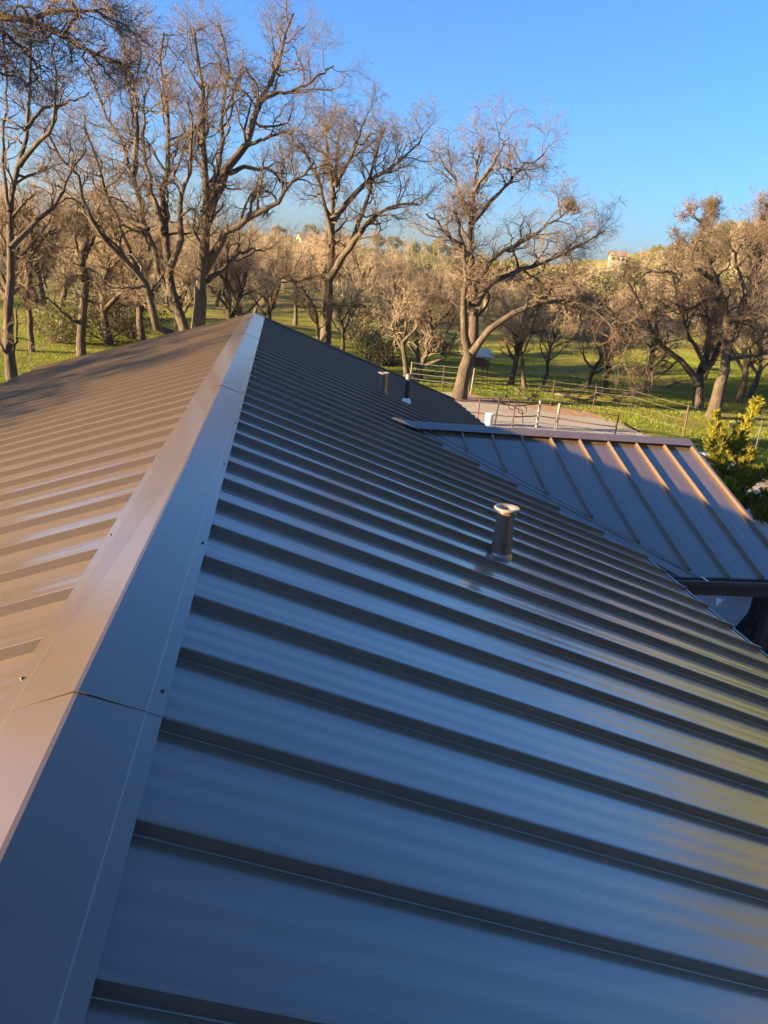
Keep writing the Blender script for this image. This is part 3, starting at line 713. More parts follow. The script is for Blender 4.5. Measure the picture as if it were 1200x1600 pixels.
def proto_tree(k, X, Y, H, rot, label, group=None, name='oak_tree', far=False):
    a_, b_, h, b2_ = PROTO[k]; s = H/h
    o = empty(name, (X, Y, float(hgt(X, Y))), label, 'tree', group); o.scale = (s, s, s); o.rotation_euler = (0, 0, rot)
    link('trunk', a_, None, o); c_ = link('crown', b_, None, o)
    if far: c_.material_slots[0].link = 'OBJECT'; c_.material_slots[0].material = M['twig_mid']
    return o
# mid-ground trees that can be told apart, placed on the ground by their foot
for k, fx, fy, H, rot, lab in [
        (1, 798, 601, 6.6, 0.3, 'dark twin trunk oak right of the little feeder hut'),
        (2, 820, 606, 6.4, 2.1, 'oak with sunlit trunk directly right of the dark twin trunk oak'),
        (2, 847, 603, 5.4, 4.0, 'thin young oak between the sunlit trunk oak and the V shaped oak'),
        (3, 915, 609, 5.6, 1.0, 'low oak with short V shaped trunk behind the fallen branches'),
        (3, 945, 609, 5.8, 5.1, 'small oak beside the low V shaped oak'),
        (1, 1011, 614, 6.2, 3.3, 'dark trunked oak under the long leaning limb'),
        (0, 1152, 628, 8.0, 2.2, 'grey trunked oak right of the thick pale leaning trunk'),
        (1, 1168, 622, 7.0, 0.9, 'far right oak behind the grey trunked oak'),
        (2, 658, 590, 6.5, 1.7, 'slim dark trunk in lit grass left of the forked drive oak'),
        (2, 634, 602, 8.0, 3.0, 'slim straight twin stems rising behind the black roof pipe'),
        (3, 646, 604, 7.0, 0.4, 'slender stem leaning right behind the black roof pipe'),
        (0, 364, 548, 9.0, 1.1, 'pale thin oak just left of the ridge end'),
        (2, 374, 546, 8.0, 3.9, 'thin dark oak directly behind the ridge end'),
        (0, 533, 552, 6.0, 2.6, 'small far oak in the sunlit gap right of the upright oak'),
        (2, 5, 545, 10.0, 5.0, 'oak cut by the left picture edge behind the slender pale oak'),
        (1, 1095, 602, 7.0, 1.9, 'oak half hidden behind the grey leaning trunk'),
        (0, 225, 545, 9.0, 0.7, 'oak in the thicket behind the splayed stems'),
        (1, 172, 540, 9.0, 4.4, 'oak behind the broken trunk in the left thicket')]:
    p = gnd(fx, fy); Yt = min(max(p[1], 36), 50)
    p = at(fx, fy, Yt) if fx < 700 else p
    proto_tree(k, float(p[0]), float(p[1]), H, rot, lab, far=True)
# the wood behind, then the trees on the hills
g = np.random.default_rng(42); spots = []
def far_enough(X, Y, dmin):
    return all((X-a)**2+(Y-b)**2 > dmin*dmin for a, b in spots)
tries = 0
while len(spots) < 100 and tries < 9000:
    tries += 1
    Yt = 46 + 85*g.uniform()**0.9; az = g.uniform(-21, 40) if g.uniform() < 0.5 else g.uniform(-36, 8); X = CAM[0] + Yt*math.tan(R(az))
    if 7 < X < 48 and Yt < 80: continue                      # the open meadow
    if far_enough(X, Yt, 4.6):
        spots.append((X, Yt))
for X, Yt in spots:
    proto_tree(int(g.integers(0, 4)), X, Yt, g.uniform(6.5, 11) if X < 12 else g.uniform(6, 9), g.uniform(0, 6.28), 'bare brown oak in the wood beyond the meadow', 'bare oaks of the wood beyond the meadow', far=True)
# oaks around the house outside the frame: they shade the left slope and mirror in the right one
for k, X, Y, H, rot, lab in [(2, -24, 5.0, 10.0, 0.2, 'bare oak shading the sunlit roof slope from the left'),
                              (1, -21, 11.0, 8.5, 4.0, 'bare oak close to the left eave'), (1, -12, 9.0, 8.6, 1.2, 'bare oak beside the left eave'), (0, -13.5, 12.8, 8.4, 2.7, 'bare oak beside the far left corner of the house'),
                              (1, 42, 30, 9, 1.0, 'spreading bare oak right of the house'),
                              (0, 52, 16, 10, 3.5, 'bare oak on the right slope')]:
    proto_tree(k, X, Y, H, rot, lab, far=X > 0)
# far trees: low detail bare crowns and round live oaks
FARM = []
for k in range(3):
    tr, tw = auto_tree(200+k, 8.0, 0.22, 8, 0.6, minr=0.03, l1=2.0, l2=1.1, l3=0.7, per=1.0, n2=5, n3=5, depth=3)
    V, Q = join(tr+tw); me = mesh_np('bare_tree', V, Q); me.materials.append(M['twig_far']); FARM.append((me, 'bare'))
for k in range(3):
    gg = np.random.default_rng(300+k); nC = 26; C = norm(gg.normal(size=(nC, 3)))*gg.uniform(0.5, 1, (nC, 1))**0.4*np.array([2.7, 2.7, 1.9]) + np.array([0, 0, 4.0])
    V1, Q1 = leaves(C, gg.uniform(0.7, 1.2, nC), 90, 0.20, gg)
    tpts = np.array([[[0, 0, -0.2], [0.1, 0, 1.2], [0.15, 0.1, 2.5], [0.3, 0.1, 4.5]]]); V2, Q2 = tubes(tpts, np.array([[0.3, 0.24, 0.2, 0.06]]), 6)
    FARM.append((C, (V1, Q1), (V2, Q2)))
LIVE = []
for C, a_, b_ in FARM[3:]:
    ml = mesh_np('crown', *a_); ml.materials.append(M['liveoak']); mt = mesh_np('trunk', *b_); mt.materials.append(M['bark_dark']); LIVE.append((ml, mt))
nb = nl = 0; tries = 0; fspots = []
wood_parts = []
while tries < 30000 and nb + nl < 720:
    tries += 1
    if g.uniform() < 0.72: az = g.uniform(14, 40); Yd = 105 + 240*g.uniform()
    elif g.uniform() < 0.6: az = g.uniform(-20, 16); Yd = 130 + 330*g.uniform()
    else: az = None
    X = CAM[0] + Yd*math.tan(R(az)) if az is not None else g.uniform(60, 200)
    if az is None: Yd = g.uniform(10, 130)
    if any((X-a)**2+(Yd-b)**2 < 19 for a, b in fspots): continue
    if az is not None and az < 16 and math.sin(X*0.05+1)*math.sin(Yd*0.033) > 0.6: continue       # open pasture patches
    hh = float(hgt(X, Yd)); s_ = g.uniform(0.85, 1.4); live = g.uniform() < (0.36 if az is not None else 0.08)
    fspots.append((X, Yd))
    if live:
        nl += 1; ml, mt = LIVE[int(g.integers(0, 3))]
        o = empty('live_oak_tree', (0, 0, 0), 'round olive green live oak far off on the hillside', 'tree', 'live oaks on the far hillside'); link('crown', ml, None, o); link('trunk', mt, None, o)
    else:
        nb += 1
        if nb <= 135: o = link('oak_tree', FARM[int(g.integers(0, 3))][0], None, None, 'small bare oak far off on the hillside', 'tree', 'bare oaks on the far hillside')
        else: wood_parts.append((X, Yd, hh-0.1, s_*1.15, g.uniform(0, 6.28), int(g.integers(0, 4)))); continue
    o.location = (X, Yd, hh-0.1); o.scale = (s_, s_, s_*g.uniform(0.85, 1.1)); o.rotation_euler = (0, 0, g.uniform(0, 6.28))

# the rest of the hillside wood, too far and dense to count
def ribbons(P, Rd, gg):
    N, K, _ = P.shape; T = norm(P[:, -1]-P[:, 0]); A = norm(np.cross(T, gg.normal(size=T.shape)))
    V = np.stack([P - A[:, None]*Rd[..., None], P + A[:, None]*Rd[..., None]], 2).reshape(-1, 3)
    i = (np.arange(N)[:, None]*K + np.arange(K-1)).ravel()*2
    return V, np.stack([i, i+1, i+3, i+2], -1)
TPL = []
for k in range(4):
    gg = np.random.default_rng(400+k); L, RR = [], []
    tp = np.array([[0, 0, -0.3], [gg.normal(0, .2), gg.normal(0, .2), 2.0], [gg.normal(0, .3), gg.normal(0, .3), 4.2]]); L.append(resample(tp, 5)); RR.append(np.linspace(0.22, 0.1, 5))
    A, RA = grow(np.array(L), np.array(RR), 9, gg, (2.2, 4.0), (0.5, 1.1), 5, 0.25, 0.12, 0.6, 0.12, 0.4); B, RB = grow(A, RA, 6, gg, (0.9, 1.7), (0.4, 1.1), 4, 0.25, 0.08, 0.6, 0.05, 0.2); C, RC = grow(B, RB, 5, gg, (0.4, 0.9), (0.4, 1.1), 3, 0.2, 0.05, 0.7, 0.035, 0.2)
    TPL.append(join([tubes(np.array(L), np.array(RR), 5), tubes(A, RA, 3), ribbons(B, np.maximum(RB, 0.03), gg), ribbons(C, np.maximum(RC, 0.024), gg)]))
if wood_parts:
    out = []
    for X, Yd, z, s_, a, k in wood_parts:
        V_, Q_ = TPL[k]; ca, sa = math.cos(a), math.sin(a); out.append((V_ @ np.array([[ca, sa, 0], [-sa, ca, 0], [0, 0, 1.0]])*s_ + np.array([X, Yd, z]), Q_))
    link('hillside_wood', mesh_np('hillside_wood', *join(out)), M['twig_far'], None, 'brown mass of bare trees covering the far hillside', 'wood', None, 'stuff')

ml, mt = LIVE[1]; o = empty('live_oak_tree', (-10.8, 18.6, 0), 'unseen live oak added left of the far eave corner to block reflected sky', 'tree'); o.scale = (1.05, 1.05, 1.7)  # added out of view, stretched tall to keep sky out of the left slope's reflection
link('crown', ml, None, o); link('trunk', mt, None, o)
for q, (X, Y, s_) in enumerate([(3, -17, 1.7), (9, -19, 1.9), (15, -15, 1.7), (20, -20, 2.0), (26, -13, 1.8), (12, -27, 2.1), (31, -20, 2.0), (4, -29, 2.2), (35, -8, 1.8), (22, -30, 2.1)]):  # unseen crowns added behind the camera, blocking light so the seam faces darken
    ml, mt = LIVE[q % 3]; o = empty('live_oak_tree', (X, Y, float(hgt(X, Y))), 'unseen live oak added behind the house to darken the seam faces', 'tree', 'unseen live oaks added behind the house'); s_ *= 0.72; o.scale = (s_, s_, s_); o.rotation_euler = (0, 0, q*1.7)
    link('crown', ml, None, o); link('trunk', mt, None, o)

# ------------------------------------------------------------------ shrubs
def shrub(name, X, Y, rx, rz, mat, label, seed, leaf=0.05, n=26, per=120):
    gg = np.random.default_rng(seed); z = float(hgt(X, Y)); o = empty(name, (X, Y, z), label, 'shrub')
    C = norm(gg.normal(size=(n, 3)))*gg.uniform(0.2, 1, (n, 1))**0.5*np.array([rx, rx, rz*0.8]) + np.array([0, 0, rz*0.75]); C[:, 2] = np.abs(C[:, 2])
    V_, Q_ = leaves(C, gg.uniform(0.25, 0.5, n)*rx*0.8, per, leaf, gg); link('foliage', mesh_np('foliage', V_, Q_), mat, o)
    st = np.stack([np.stack([np.array([0, 0, -0.05]) + gg.normal(0, 0.1, 3)*[1, 1, 0], c*0.5 + gg.normal(0, .08, 3), c]) for c in C]); V_, Q_ = tubes(st, np.tile([0.03, 0.018, 0.006], (n, 1)), 4)
    link('stem', mesh_np('stem', V_, Q_), M['bark_dark'], o); return o
def px_at(x, y, Y): p = at(x, y, Y); return float(p[0])
shrub('shrub', px_at(92, 530, 42), 42, 1.7, 1.5, M['shrub'], 'rounded olive shrub in the grass left of the broken oak', 1, 0.055, 30, 160)
shrub('shrub', px_at(165, 500, 44), 44, 2.0, 1.9, M['darkshrub'], 'dark shrub right of the broken oak', 2, 0.06, 34, 150)
shrub('shrub', px_at(205, 500, 46), 46, 2.4, 2.0, M['darkshrub'], 'dark shrub behind the leaning splayed stem', 3, 0.06, 34, 150)
shrub('shrub', px_at(172, 450, 52), 52, 2.6, 3.0, M['shrub'], 'tall olive shrub behind the broken oak', 4, 0.07, 34, 150)
shrub('shrub', px_at(612, 575, 44), 44, 1.9, 1.5, M['darkshrub'], 'dark twiggy shrub left of the slim twin stems', 5, 0.05, 30, 130)
shrub('shrub', px_at(575, 560, 47), 47, 1.3, 0.9, M['shrub'], 'small olive shrub beside the sunlit grass gap', 6, 0.05, 22, 120)
shrub('shrub', px_at(690, 560, 55), 55, 1.6, 1.0, M['darkshrub'], 'low dark shrub behind the slim dark trunk', 7, 0.06, 22, 120)
shrub('shrub', px_at(560, 540, 58), 58, 2.4, 2.2, M['darkshrub'], 'dark shrub in the wood right of the upright oak', 8, 0.07, 26, 120)

# ------------------------------------------------------------------ yellow juniper beside the wing
def juniper():
    gg = np.random.default_rng(9); v_ = ray(1140, 722); t_ = -(1.163+0.208*0.482)/(v_[2]+0.208*v_[0]); Yj = float(CAM[1]+v_[1]*t_); b = at(1160, 860, Yj); bx, by = float(b[0]), Yj; bz = float(hgt(bx, by))
    o = empty('juniper_tree', (bx, by, bz), 'young yellow green juniper with two upright plumes beside the wing roof', 'tree'); base = np.array([bx, by, bz])
    def P(x, y, dy=0.0): return at(x, y, Yj+dy) - base
    top = P(1145, 700)
    stems = [[np.array([0, 0, -0.1]), top*0.5+[0.05, 0, 0], top, P(1125, 690), P(1118, 650)],
             [top*0.6, P(1150, 705), P(1160, 675), P(1172, 652), P(1179, 635)],
             [top*0.4, P(1165, 760, 0.3), P(1190, 745, 0.4), P(1205, 735, 0.4)],
             [top*0.45, P(1135, 745, -0.3), P(1125, 725, -0.4), P(1112, 690, -0.3)],
             [top*0.3, P(1165, 790, -0.4), P(1190, 785, -0.5), P(1212, 775, -0.5)],
             [top*0.5, P(1165, 735, 0.7), P(1172, 712, 0.9)],
             [top*0.35, P(1150, 770, 0.7), P(1140, 755, 1.0)],
             [top*0.25, P(1178, 810, -0.2), P(1200, 800, 0.0)],
             [top*0.3, P(1142, 775, -0.5), P(1135, 760, -0.7)]]
    L = np.array([resample(s_, 12, gg, 0.012) for s_ in stems]); RR = np.tile(np.linspace(0.05, 0.008, 12), (len(L), 1)); RR[0] = np.linspace(0.09, 0.008, 12)
    link('trunk', mesh_np('trunk', *tubes(L, RR, 6), None, True), M['bark_dark'], o)
    A, RA = grow(L, RR, 34, gg, (0.22, 0.42), (0.35, 0.9), 5, 0.25, 0.12, 0.5, 0.012, 0.35)
    B, RB = grow(A, RA, 10, gg, (0.10, 0.2), (0.35, 0.8), 4, 0.2, 0.08, 0.7, 0.008, 0.1)
    V1, Q1 = tubes(B, np.full(B.shape[:2], 0.010)*np.array([1, 1.3, 1.2, 0.4]), 4)
    C, RC = grow(B, RB, 8, gg, (0.04, 0.085), (0.4, 0.9), 2, 0.1, 0.05, 1, 0.01, 0.1)
    V2, Q2 = tubes(C, np.tile([0.008, 0.0035], (len(C), 1)), 3)
    V3, Q3 = tubes(A, np.maximum(RA, 0.006), 4)
    link('crown', mesh_np('crown', *join([(V1, Q1), (V2, Q2), (V3, Q3)])), M['juniper'], o)
juniper()

# ------------------------------------------------------------------ fences
def post(mb, p, h, r, sides=8, lean=(0, 0)):
    return mb.tube([(p[0], p[1], p[2]-0.15), (p[0]+lean[0], p[1]+lean[1], p[2]+h)], r, sides)
fence = None
def wire_fence(name, pxs, label, hts, mats, wires, rad, cat='fence'):
    pts = [gnd(x, y) for x, y in pxs]; pts = [np.array([p[0], p[1], float(hgt(p[0], p[1]))]) for p in pts]
    o = empty(name, pts[0], label, cat); b = pts[0]; tops = []
    for p, h, (mt, r, lean) in zip(pts, hts, mats):
        q = p-b; MBp = post(MB(), q, h, r, 8, lean); MBp.build('post', M[mt], o, True)
        tops.append((q, h, lean))
    for wz in wires:
        for (q0, h0, l0), (q1, h1, l1) in zip(tops[:-1], tops[1:]):
            a_ = q0 + np.array([l0[0]*wz, l0[1]*wz, h0*wz]); c_ = q1 + np.array([l1[0]*wz, l1[1]*wz, h1*wz]); mid = (a_+c_)/2 - np.array([0, 0, 0.03*np.linalg.norm(c_-a_)/4])
            MB().tube([a_, (a_*3+c_)/4*1.0 - [0, 0, 0.02], mid, (a_+c_*3)/4 - [0, 0, 0.02], c_], rad, 5, False).build('wire', M['wire'], o)
    return o
wire_fence('wire_fence', [(735, 616), (790, 624), (860, 634), (925, 644), (984, 656), (1068, 682), (1178, 712), (1290, 745)], 'sagging wire fence on thin posts along the far side of the drive',
           [1.25, 1.2, 1.2, 1.2, 1.35, 1.3, 1.35, 1.3], [('pale_steel', 0.035, (0.05, 0)), ('rust', 0.018, (0, 0)), ('rust', 0.018, (0.02, 0)), ('rust', 0.018, (0, 0)), ('black', 0.022, (-0.08, 0)), ('rust', 0.035, (-0.06, 0)), ('pale_steel', 0.025, (0, 0)), ('rust', 0.03, (0, 0))], (0.25, 0.5, 0.75, 0.95), 0.004)
wire_fence('tube_gate', [(640, 604), (690, 610), (731, 615)], 'pale tubular gate left of the forked drive oak', [1.2, 1.2, 1.25], [('pale_steel', 0.03, (0, 0)), ('rust', 0.02, (0, 0)), ('pale_steel', 0.03, (0, 0))], (0.35, 0.55, 0.75, 0.97), 0.010, 'gate')
wire_fence('pipe_fence', [(690, 656), (745, 662), (800, 668), (838, 668), (868, 672), (960, 684)], 'rusty pipe rail fence on the near side of the drive with two pale posts',
           [0.95, 0.95, 0.95, 1.05, 1.05, 0.95], [('rust', 0.03, (0, 0)), ('rust', 0.03, (0, 0)), ('rust', 0.03, (0, 0)), ('pale_steel', 0.055, (0, 0)), ('pale_steel', 0.055, (0, 0)), ('rust', 0.03, (0, 0))], (0.45, 0.9), 0.024)
for ob in list(bpy.data.objects):
    if ob.parent and ob.parent.name == 'pipe_fence' and ob.name.startswith('wire'):
        ob.name = 'rail'; ob.data.materials.clear(); ob.data.materials.append(M['rust'])
# white bucket and iron garden stand by the pipe fence
p = gnd(763, 664); bk = empty('bucket', (p[0], p[1], float(hgt(p[0], p[1]))+0.012), 'white plastic bucket standing by the rusty pipe fence', 'bucket')
MB().lathe([(0.13, 0), (0.15, 0.30), (0.16, 0.33), (0.165, 0.40), (0.155, 0.40), (0.145, 0.32), (0.125, 0.02)], sides=20).build('pail', M['white_pl'], bk, True)
MB().lathe([(0.168, 0.395), (0.172, 0.42), (0.16, 0.435), (0.0, 0.437)], sides=20, capt=False).build('lid', M['white_pl'], bk, True)
p = gnd(772, 668); st = empty('garden_stand', (p[0], p[1], float(hgt(p[0], p[1]))), 'black iron garden stand with curled rings beside the white bucket', 'garden ornament')
MB().tube([(0, 0, -0.1), (0.03, 0, 0.6), (0.08, 0, 1.25)], 0.028).build('pole', M['black'], st, True)
for cx, cz, rr in ((0.28, 1.05, 0.16), (-0.12, 1.15, 0.12), (0.62, 0.92, 0.2), (1.0, 0.75, 0.16), (0.35, 1.28, 0.1)):
    MB().tube([(cx+rr*math.cos(t), 0.02*math.sin(3*t), cz+rr*math.sin(t)) for t in np.linspace(0, 2*math.pi, 18)], 0.016, 6, False).build('ring', M['black'], st, True)
MB().tube([(0.05, 0, 0.95), (0.5, 0.05, 0.9), (1.0, 0, 0.72), (1.15, 0, 0.0)], 0.016, 6).build('arm', M['black'], st, True)

# little feeder hut in the meadow
p = gnd(747, 584); hx, hy = float(p[0]), float(p[1]); hz = float(hgt(hx, hy))
ft = empty('feeder_hut', (hx, hy, hz), 'small dark feeder hut with pale green roof in the meadow', 'hut'); ft.rotation_euler = (0, 0, 0.15)
for sx in (-1, 1):
    for sy in (-1, 1): MB().box((sx*0.42, sy*0.3, 0.52), (0.07, 0.07, 1.04)).build('leg', M['wood'], ft)
for sy in (-1, 1): MB().box((0, sy*0.335, 0.62), (0.98, 0.03, 0.42)).build('side_board', M['wood'], ft)
for sx in (-1, 1): MB().box((sx*0.47, 0, 0.62), (0.03, 0.62, 0.42)).build('end_board', M['wood'], ft)
MB().box((0, 0, 0.42), (0.92, 0.62, 0.03)).build('floor_board', M['wood'], ft)
MB().add([(-0.62, -0.55, 1.02), (0.62, -0.55, 1.02), (0.62, 0.1, 1.42), (-0.62, 0.1, 1.42), (0.62, 0.55, 1.1), (-0.62, 0.55, 1.1), (-0.62, -0.55, 0.99), (0.62, -0.55, 0.99), (0.62, 0.1, 1.39), (-0.62, 0.1, 1.39), (0.62, 0.55, 1.07), (-0.62, 0.55, 1.07)],
         [(0, 1, 2, 3), (3, 2, 4, 5), (7, 6, 9, 8), (8, 9, 11, 10), (0, 6, 7, 1), (5, 4, 10, 11), (1, 7, 8, 2), (2, 8, 10, 4), (0, 3, 9, 6), (3, 5, 11, 9)]).build('roof', M['green_roof'], ft)

# fallen branches in the grass
def fallen(px, label, seed, r=0.07, z=0.12):
    gg = np.random.default_rng(seed); P = [np.array([*gnd(x, y)[:2], 0.0]) for x, y in px]; P = [p_ + [0, 0, float(hgt(p_[0], p_[1])) + z + gg.uniform(-.05, .15)] for p_ in P]
    L = resample(P, 10, gg, 0.05)[None]; b = L[0][0].copy(); o = empty('fallen_branch', b, label, 'branch'); RR = np.linspace(r, r*0.35, 10)[None]
    link('limb', mesh_np('limb', *tubes(L-b, RR, 7), None, True), M['bark'], o)
    A, RA = grow(L-b, RR, 7, gg, (0.5, 1.4), (0.4, 1.0), 6, 0.22, 0.05, 0.6, 0.03, 0.2); B, RB = grow(A, RA, 4, gg, (0.2, 0.6), (0.4, 1.0), 4, 0.2, 0.02, 0.6, 0.014, 0.2)
    tw_ = link('twig', mesh_np('twig', *join([tubes(A, np.maximum(RA, 0.012), 5), tubes(B, np.maximum(RB, 0.008), 4)])), M['bark'], o); tw_['kind'] = 'stuff'
fallen([(805, 615), (822, 624), (835, 628)], 'short pale fallen stick in the lit grass by the drive', 31, 0.06)
fallen([(868, 622), (890, 628), (912, 632), (930, 634)], 'grey fallen branch pile in the meadow', 32, 0.08, 0.2)
fallen([(922, 630), (940, 622), (957, 614)], 'pale fallen branch rising out of the grass', 33, 0.07, 0.2)
fallen([(1140, 662), (1160, 666), (1185, 660)], 'dark fallen branch behind the juniper plume', 34, 0.06)
fallen([(1040, 608), (1060, 602), (1080, 606)], 'fallen branch at the foot of the grey leaning oak', 35, 0.06)

# ------------------------------------------------------------------ yard clutter right of the wing
def corr_sheet(cx, cy, cz, rz, L, Wd, tilt, label):
    n = 40; V_ = []
    for i in range(n+1):
        v = (i/n-0.5)*Wd; h = 0.012*math.sin(i*2*math.pi/5)
        V_ += [(-L/2, v, h), (L/2, v, h), (-L/2, v, h-0.002), (L/2, v, h-0.002)]
    q = []
    for i in range(n):
        a_ = 4*i; q += [(a_, a_+1, a_+5, a_+4), (a_+2, a_+6, a_+7, a_+3)]
    q += [(0, 2, 3, 1), (4*n, 4*n+1, 4*n+3, 4*n+2)]
    for i in range(n): a_ = 4*i; q += [(a_, a_+4, a_+6, a_+2), (a_+1, a_+3, a_+7, a_+5)]
    o = link('metal_sheet', mesh_np('metal_sheet', np.array(V_), np.array(q)), M['blue_metal'], None, label, 'metal sheet')
    o.location = (cx, cy, cz); o.rotation_euler = (tilt, 0, rz); return o
p = gnd(1178, 785); sx_, sy_ = float(p[0]), float(p[1])
corr_sheet(sx_, sy_, 0.05, 0.25, 3.2, 0.95, 0.0, 'lowest grey blue corrugated metal sheet lying beside the wing')
corr_sheet(sx_+0.25, sy_+0.2, 0.10, 0.32, 3.2, 0.95, 0.015, 'topmost grey blue corrugated metal sheet on the pile beside the wing')
corr_sheet(sx_-1.1, sy_+1.6, 0.05, -0.3, 2.4, 0.8, 0.0, 'grey blue corrugated metal sheet lying alone under the juniper')
for (x, y, lab, sc, sd) in ((1112, 712, 'crumpled white sheet on the dirt left of the juniper', 0.42, 1), (1143, 730, 'small crumpled white scrap behind the juniper', 0.3, 2)):
    p = gnd(x, y); gg = np.random.default_rng(sd); n = 9; q = []
    xs = np.linspace(-1, 1, n)*sc; XX, YY = np.meshgrid(xs, xs*0.7); ZZ = np.abs(gg.normal(0, 0.05, XX.shape)) + 0.03
    V_ = np.stack([XX + gg.normal(0, .02, XX.shape), YY + gg.normal(0, .02, XX.shape), ZZ], -1).reshape(-1, 3); ii_, jj_ = np.meshgrid(np.arange(n-1), np.arange(n-1), indexing='ij'); a_ = (ii_*n+jj_).ravel()
    o = link('plastic_sheet', mesh_np('plastic_sheet', V_, np.stack([a_, a_+1, a_+n+1, a_+n], -1)), M['white_pl'], None, lab, 'plastic sheet'); o.location = (p[0], p[1], float(hgt(p[0], p[1]))); sol = o.modifiers.new('solid', 'SOLIDIFY'); sol.thickness = 0.004
# white garden chair below the eave
p = gnd(1100, 950, 0.25); ch = empty('garden_chair', (p[0], p[1], 0.012), 'white plastic garden chair on the gravel below the eave', 'chair'); ch.rotation_euler = (0, 0, 2.3)
MB().box((0, 0, 0.40), (0.44, 0.44, 0.03)).build('seat', M['white_pl'], ch)
for sx in (-1, 1):
    for sy in (-1, 1): MB().tube([(sx*0.22, sy*0.22, 0), (sx*0.19, sy*0.19, 0.40)], [0.018, 0.022], 8).build('leg', M['white_pl'], ch)
    MB().tube([(sx*0.24, -0.20, 0.40), (sx*0.26, -0.20, 0.60), (sx*0.26, 0.0, 0.63), (sx*0.24, 0.20, 0.62)], 0.02, 8).build('armrest', M['white_pl'], ch, True)
bkm = MB()
cols = [(-0.24, 0), (-0.14, 0.03), (0, 0.045), (0.14, 0.03), (0.24, 0)]
V_ = []
for x_, c_ in cols: V_ += [(x_, 0.22+c_, 0.41), (x_*0.95, 0.30+c_, 0.70+0.10*(1-abs(x_)/0.24)), (x_, 0.245+c_, 0.41), (x_*0.95, 0.325+c_, 0.70+0.10*(1-abs(x_)/0.24))]
Fq = []
for i in range(4): a_ = 4*i; Fq += [(a_, a_+4, a_+5, a_+1), (a_+2, a_+3, a_+7, a_+6), (a_+1, a_+5, a_+7, a_+3), (a_, a_+2, a_+6, a_+4)]
Fq += [(0, 1, 3, 2), (16, 18, 19, 17)]
bkm.add(V_, Fq).build('backrest', M['white_pl'], ch)
# shaggy stump with a black tub
p = gnd(1200, 1010); gg = np.random.default_rng(77); sx_, sy_ = float(p[0])+0.1, float(p[1])+0.15
stp = empty('tree_stump', (sx_, sy_, 0), 'thick shaggy dark tree stump below the wing eave', 'stump'); n = 40; V_, Fq = [], []
zs = np.linspace(-0.1, 1.5, 14)
for i, z_ in enumerate(zs):
    for k in range(n):
        r_ = (0.40 - 0.07*z_ + 0.12*math.exp(-max(z_, 0)*5))*(1+0.10*math.sin(k*2.2)+gg.normal(0, 0.045)); V_.append((r_*math.cos(2*math.pi*k/n), r_*math.sin(2*math.pi*k/n), z_))
for i in range(len(zs)-1):
    for k in range(n): Fq.append((i*n+k, i*n+(k+1) % n, (i+1)*n+(k+1) % n, (i+1)*n+k))
Fq.append(tuple((len(zs)-1)*n+k for k in range(n))); MB().add(V_, Fq).build('trunk', M['bark_dark'], stp)
p = gnd(1178, 935); tb = empty('tub', (float(p[0]), float(p[1])+0.3, 0.012), 'black plastic tub with pale label behind the shaggy stump', 'tub')
MB().lathe([(0.24, 0), (0.28, 0.75), (0.31, 0.77), (0.31, 0.80), (0.27, 0.80), (0.25, 0.5)], sides=20).build('body', M['black'], tb, True)
MB().box((-0.10, -0.268, 0.5), (0.10, 0.03, 0.16)).build('label', M['white_pl'], tb)

# ------------------------------------------------------------------ far houses
def far_house(px, py, Y, Wd, Dp, Hh, rz, label, wall='house_wall'):
    p = at(px, py, Y); z = float(p[2]); o = empty('far_house', (p[0], Y, z-0.5), label, 'house'); o.rotation_euler = (0, 0, rz); r_ = Hh*0.6
    MB().add([(-Wd/2, -Dp/2, -6), (Wd/2, -Dp/2, -6), (Wd/2, Dp/2, -6), (-Wd/2, Dp/2, -6), (-Wd/2, -Dp/2, Hh), (Wd/2, -Dp/2, Hh), (Wd/2, Dp/2, Hh), (-Wd/2, Dp/2, Hh), (-Wd/2, 0, Hh+r_), (Wd/2, 0, Hh+r_)],
             [(0, 1, 5, 4), (1, 2, 6, 9, 5), (2, 3, 7, 6), (3, 0, 4, 8, 7)]).build('wall', M[wall], o)
    e_ = 0.5; MB().add([(-Wd/2-e_, -Dp/2-e_, Hh-0.2), (Wd/2+e_, -Dp/2-e_, Hh-0.2), (Wd/2+e_, 0, Hh+r_+0.1), (-Wd/2-e_, 0, Hh+r_+0.1), (Wd/2+e_, Dp/2+e_, Hh-0.2), (-Wd/2-e_, Dp/2+e_, Hh-0.2)], [(0, 1, 2, 3), (3, 2, 4, 5)]).build('roof', M['house_roof'], o)
    for x_ in (-Wd*0.3, 0.0, Wd*0.3): MB().box((x_, -Dp/2-0.01, Hh*0.5), (Wd*0.16, 0.08, Hh*0.45)).build('window', M['glass'], o)
    return o
far_house(964, 408, 290, 6, 5.5, 2.5, -0.3, 'small cream house on the far hill crest')
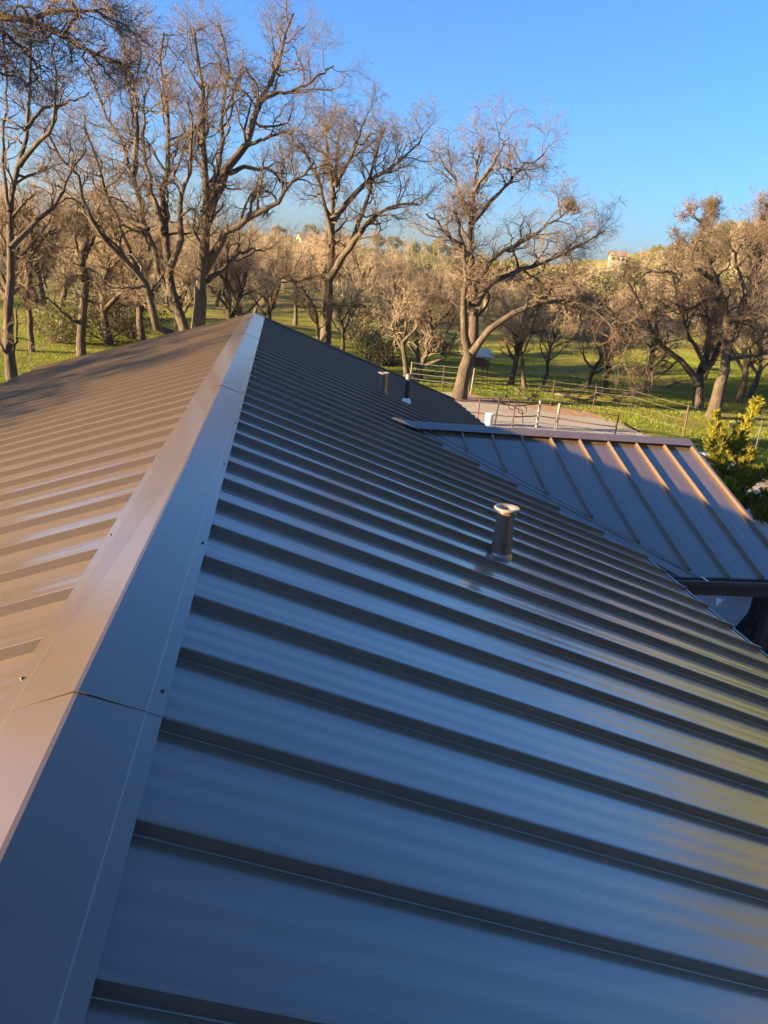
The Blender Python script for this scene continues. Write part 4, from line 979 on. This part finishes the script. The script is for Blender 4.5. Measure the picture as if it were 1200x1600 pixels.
far_house(492, 386, 330, 14, 9, 3.4, 0.2, 'tan house on the far field behind the upright oak')

# ------------------------------------------------------------------ tufts of grass over the near meadow
gg = np.random.default_rng(5); N = 300000
x_ = gg.uniform(-14, 34, N); y_ = 24 + 34*gg.uniform(0, 1, N)**1.3
px_ok = np.ones(N, bool)
fe = np.array([(p_[0], p_[1]) for p_ in far_edge]); lim = np.interp(x_, fe[:9, 0], fe[:9, 1]) + 0.9
lim = np.where(x_ > 14.5, 22 + 0.15*(x_-15), lim); lim = np.where(x_ < -7, 17, lim)
keep = (y_ > lim + gg.uniform(0, 1.5, N)) & (np.sin(x_*0.9)*np.sin(y_*0.7+x_*0.3) + gg.normal(0, 0.5, N) > -0.1)
x_, y_ = x_[keep], y_[keep]; N = len(x_); z_ = hgt(x_, y_); hgt_ = gg.uniform(0.04, 0.13, N); a_ = gg.uniform(0, 6.28, N); wd_ = gg.uniform(0.006, 0.016, N)
c_ = np.stack([x_, y_, z_], -1); dx = np.stack([np.cos(a_), np.sin(a_), 0*a_], -1)*wd_[:, None]; tip = c_ + np.stack([gg.normal(0, .04, N), gg.normal(0, .04, N), hgt_], -1)
V_ = np.stack([c_-dx, c_+dx, tip], 1).reshape(-1, 3)
link('grass', mesh_np('grass', V_, None, np.arange(3*N).reshape(-1, 3)), M['grass'], None, 'short green grass tufts over the meadow beyond the drive', 'grass', None, 'stuff')
# ------------------------------------------------------------------ thin evening haze over the land
hz = MB().box((100, 500, 43), (2010, 2010, 94)).build('haze', None, None, label='thin pale haze over meadow and hills', cat='haze', kind='stuff')
hm = bpy.data.materials.new('haze'); hm.use_nodes = True; hn = hm.node_tree; hn.nodes.remove(hn.nodes['Principled BSDF'])
pv = hn.nodes.new('ShaderNodeVolumePrincipled'); pv.inputs['Color'].default_value = (0.92, 0.94, 0.97, 1); pv.inputs['Density'].default_value = 0.00008; pv.inputs['Anisotropy'].default_value = 0.2
hn.links.new(pv.outputs[0], hn.nodes['Material Output'].inputs['Volume']); hz.data.materials.append(hm)
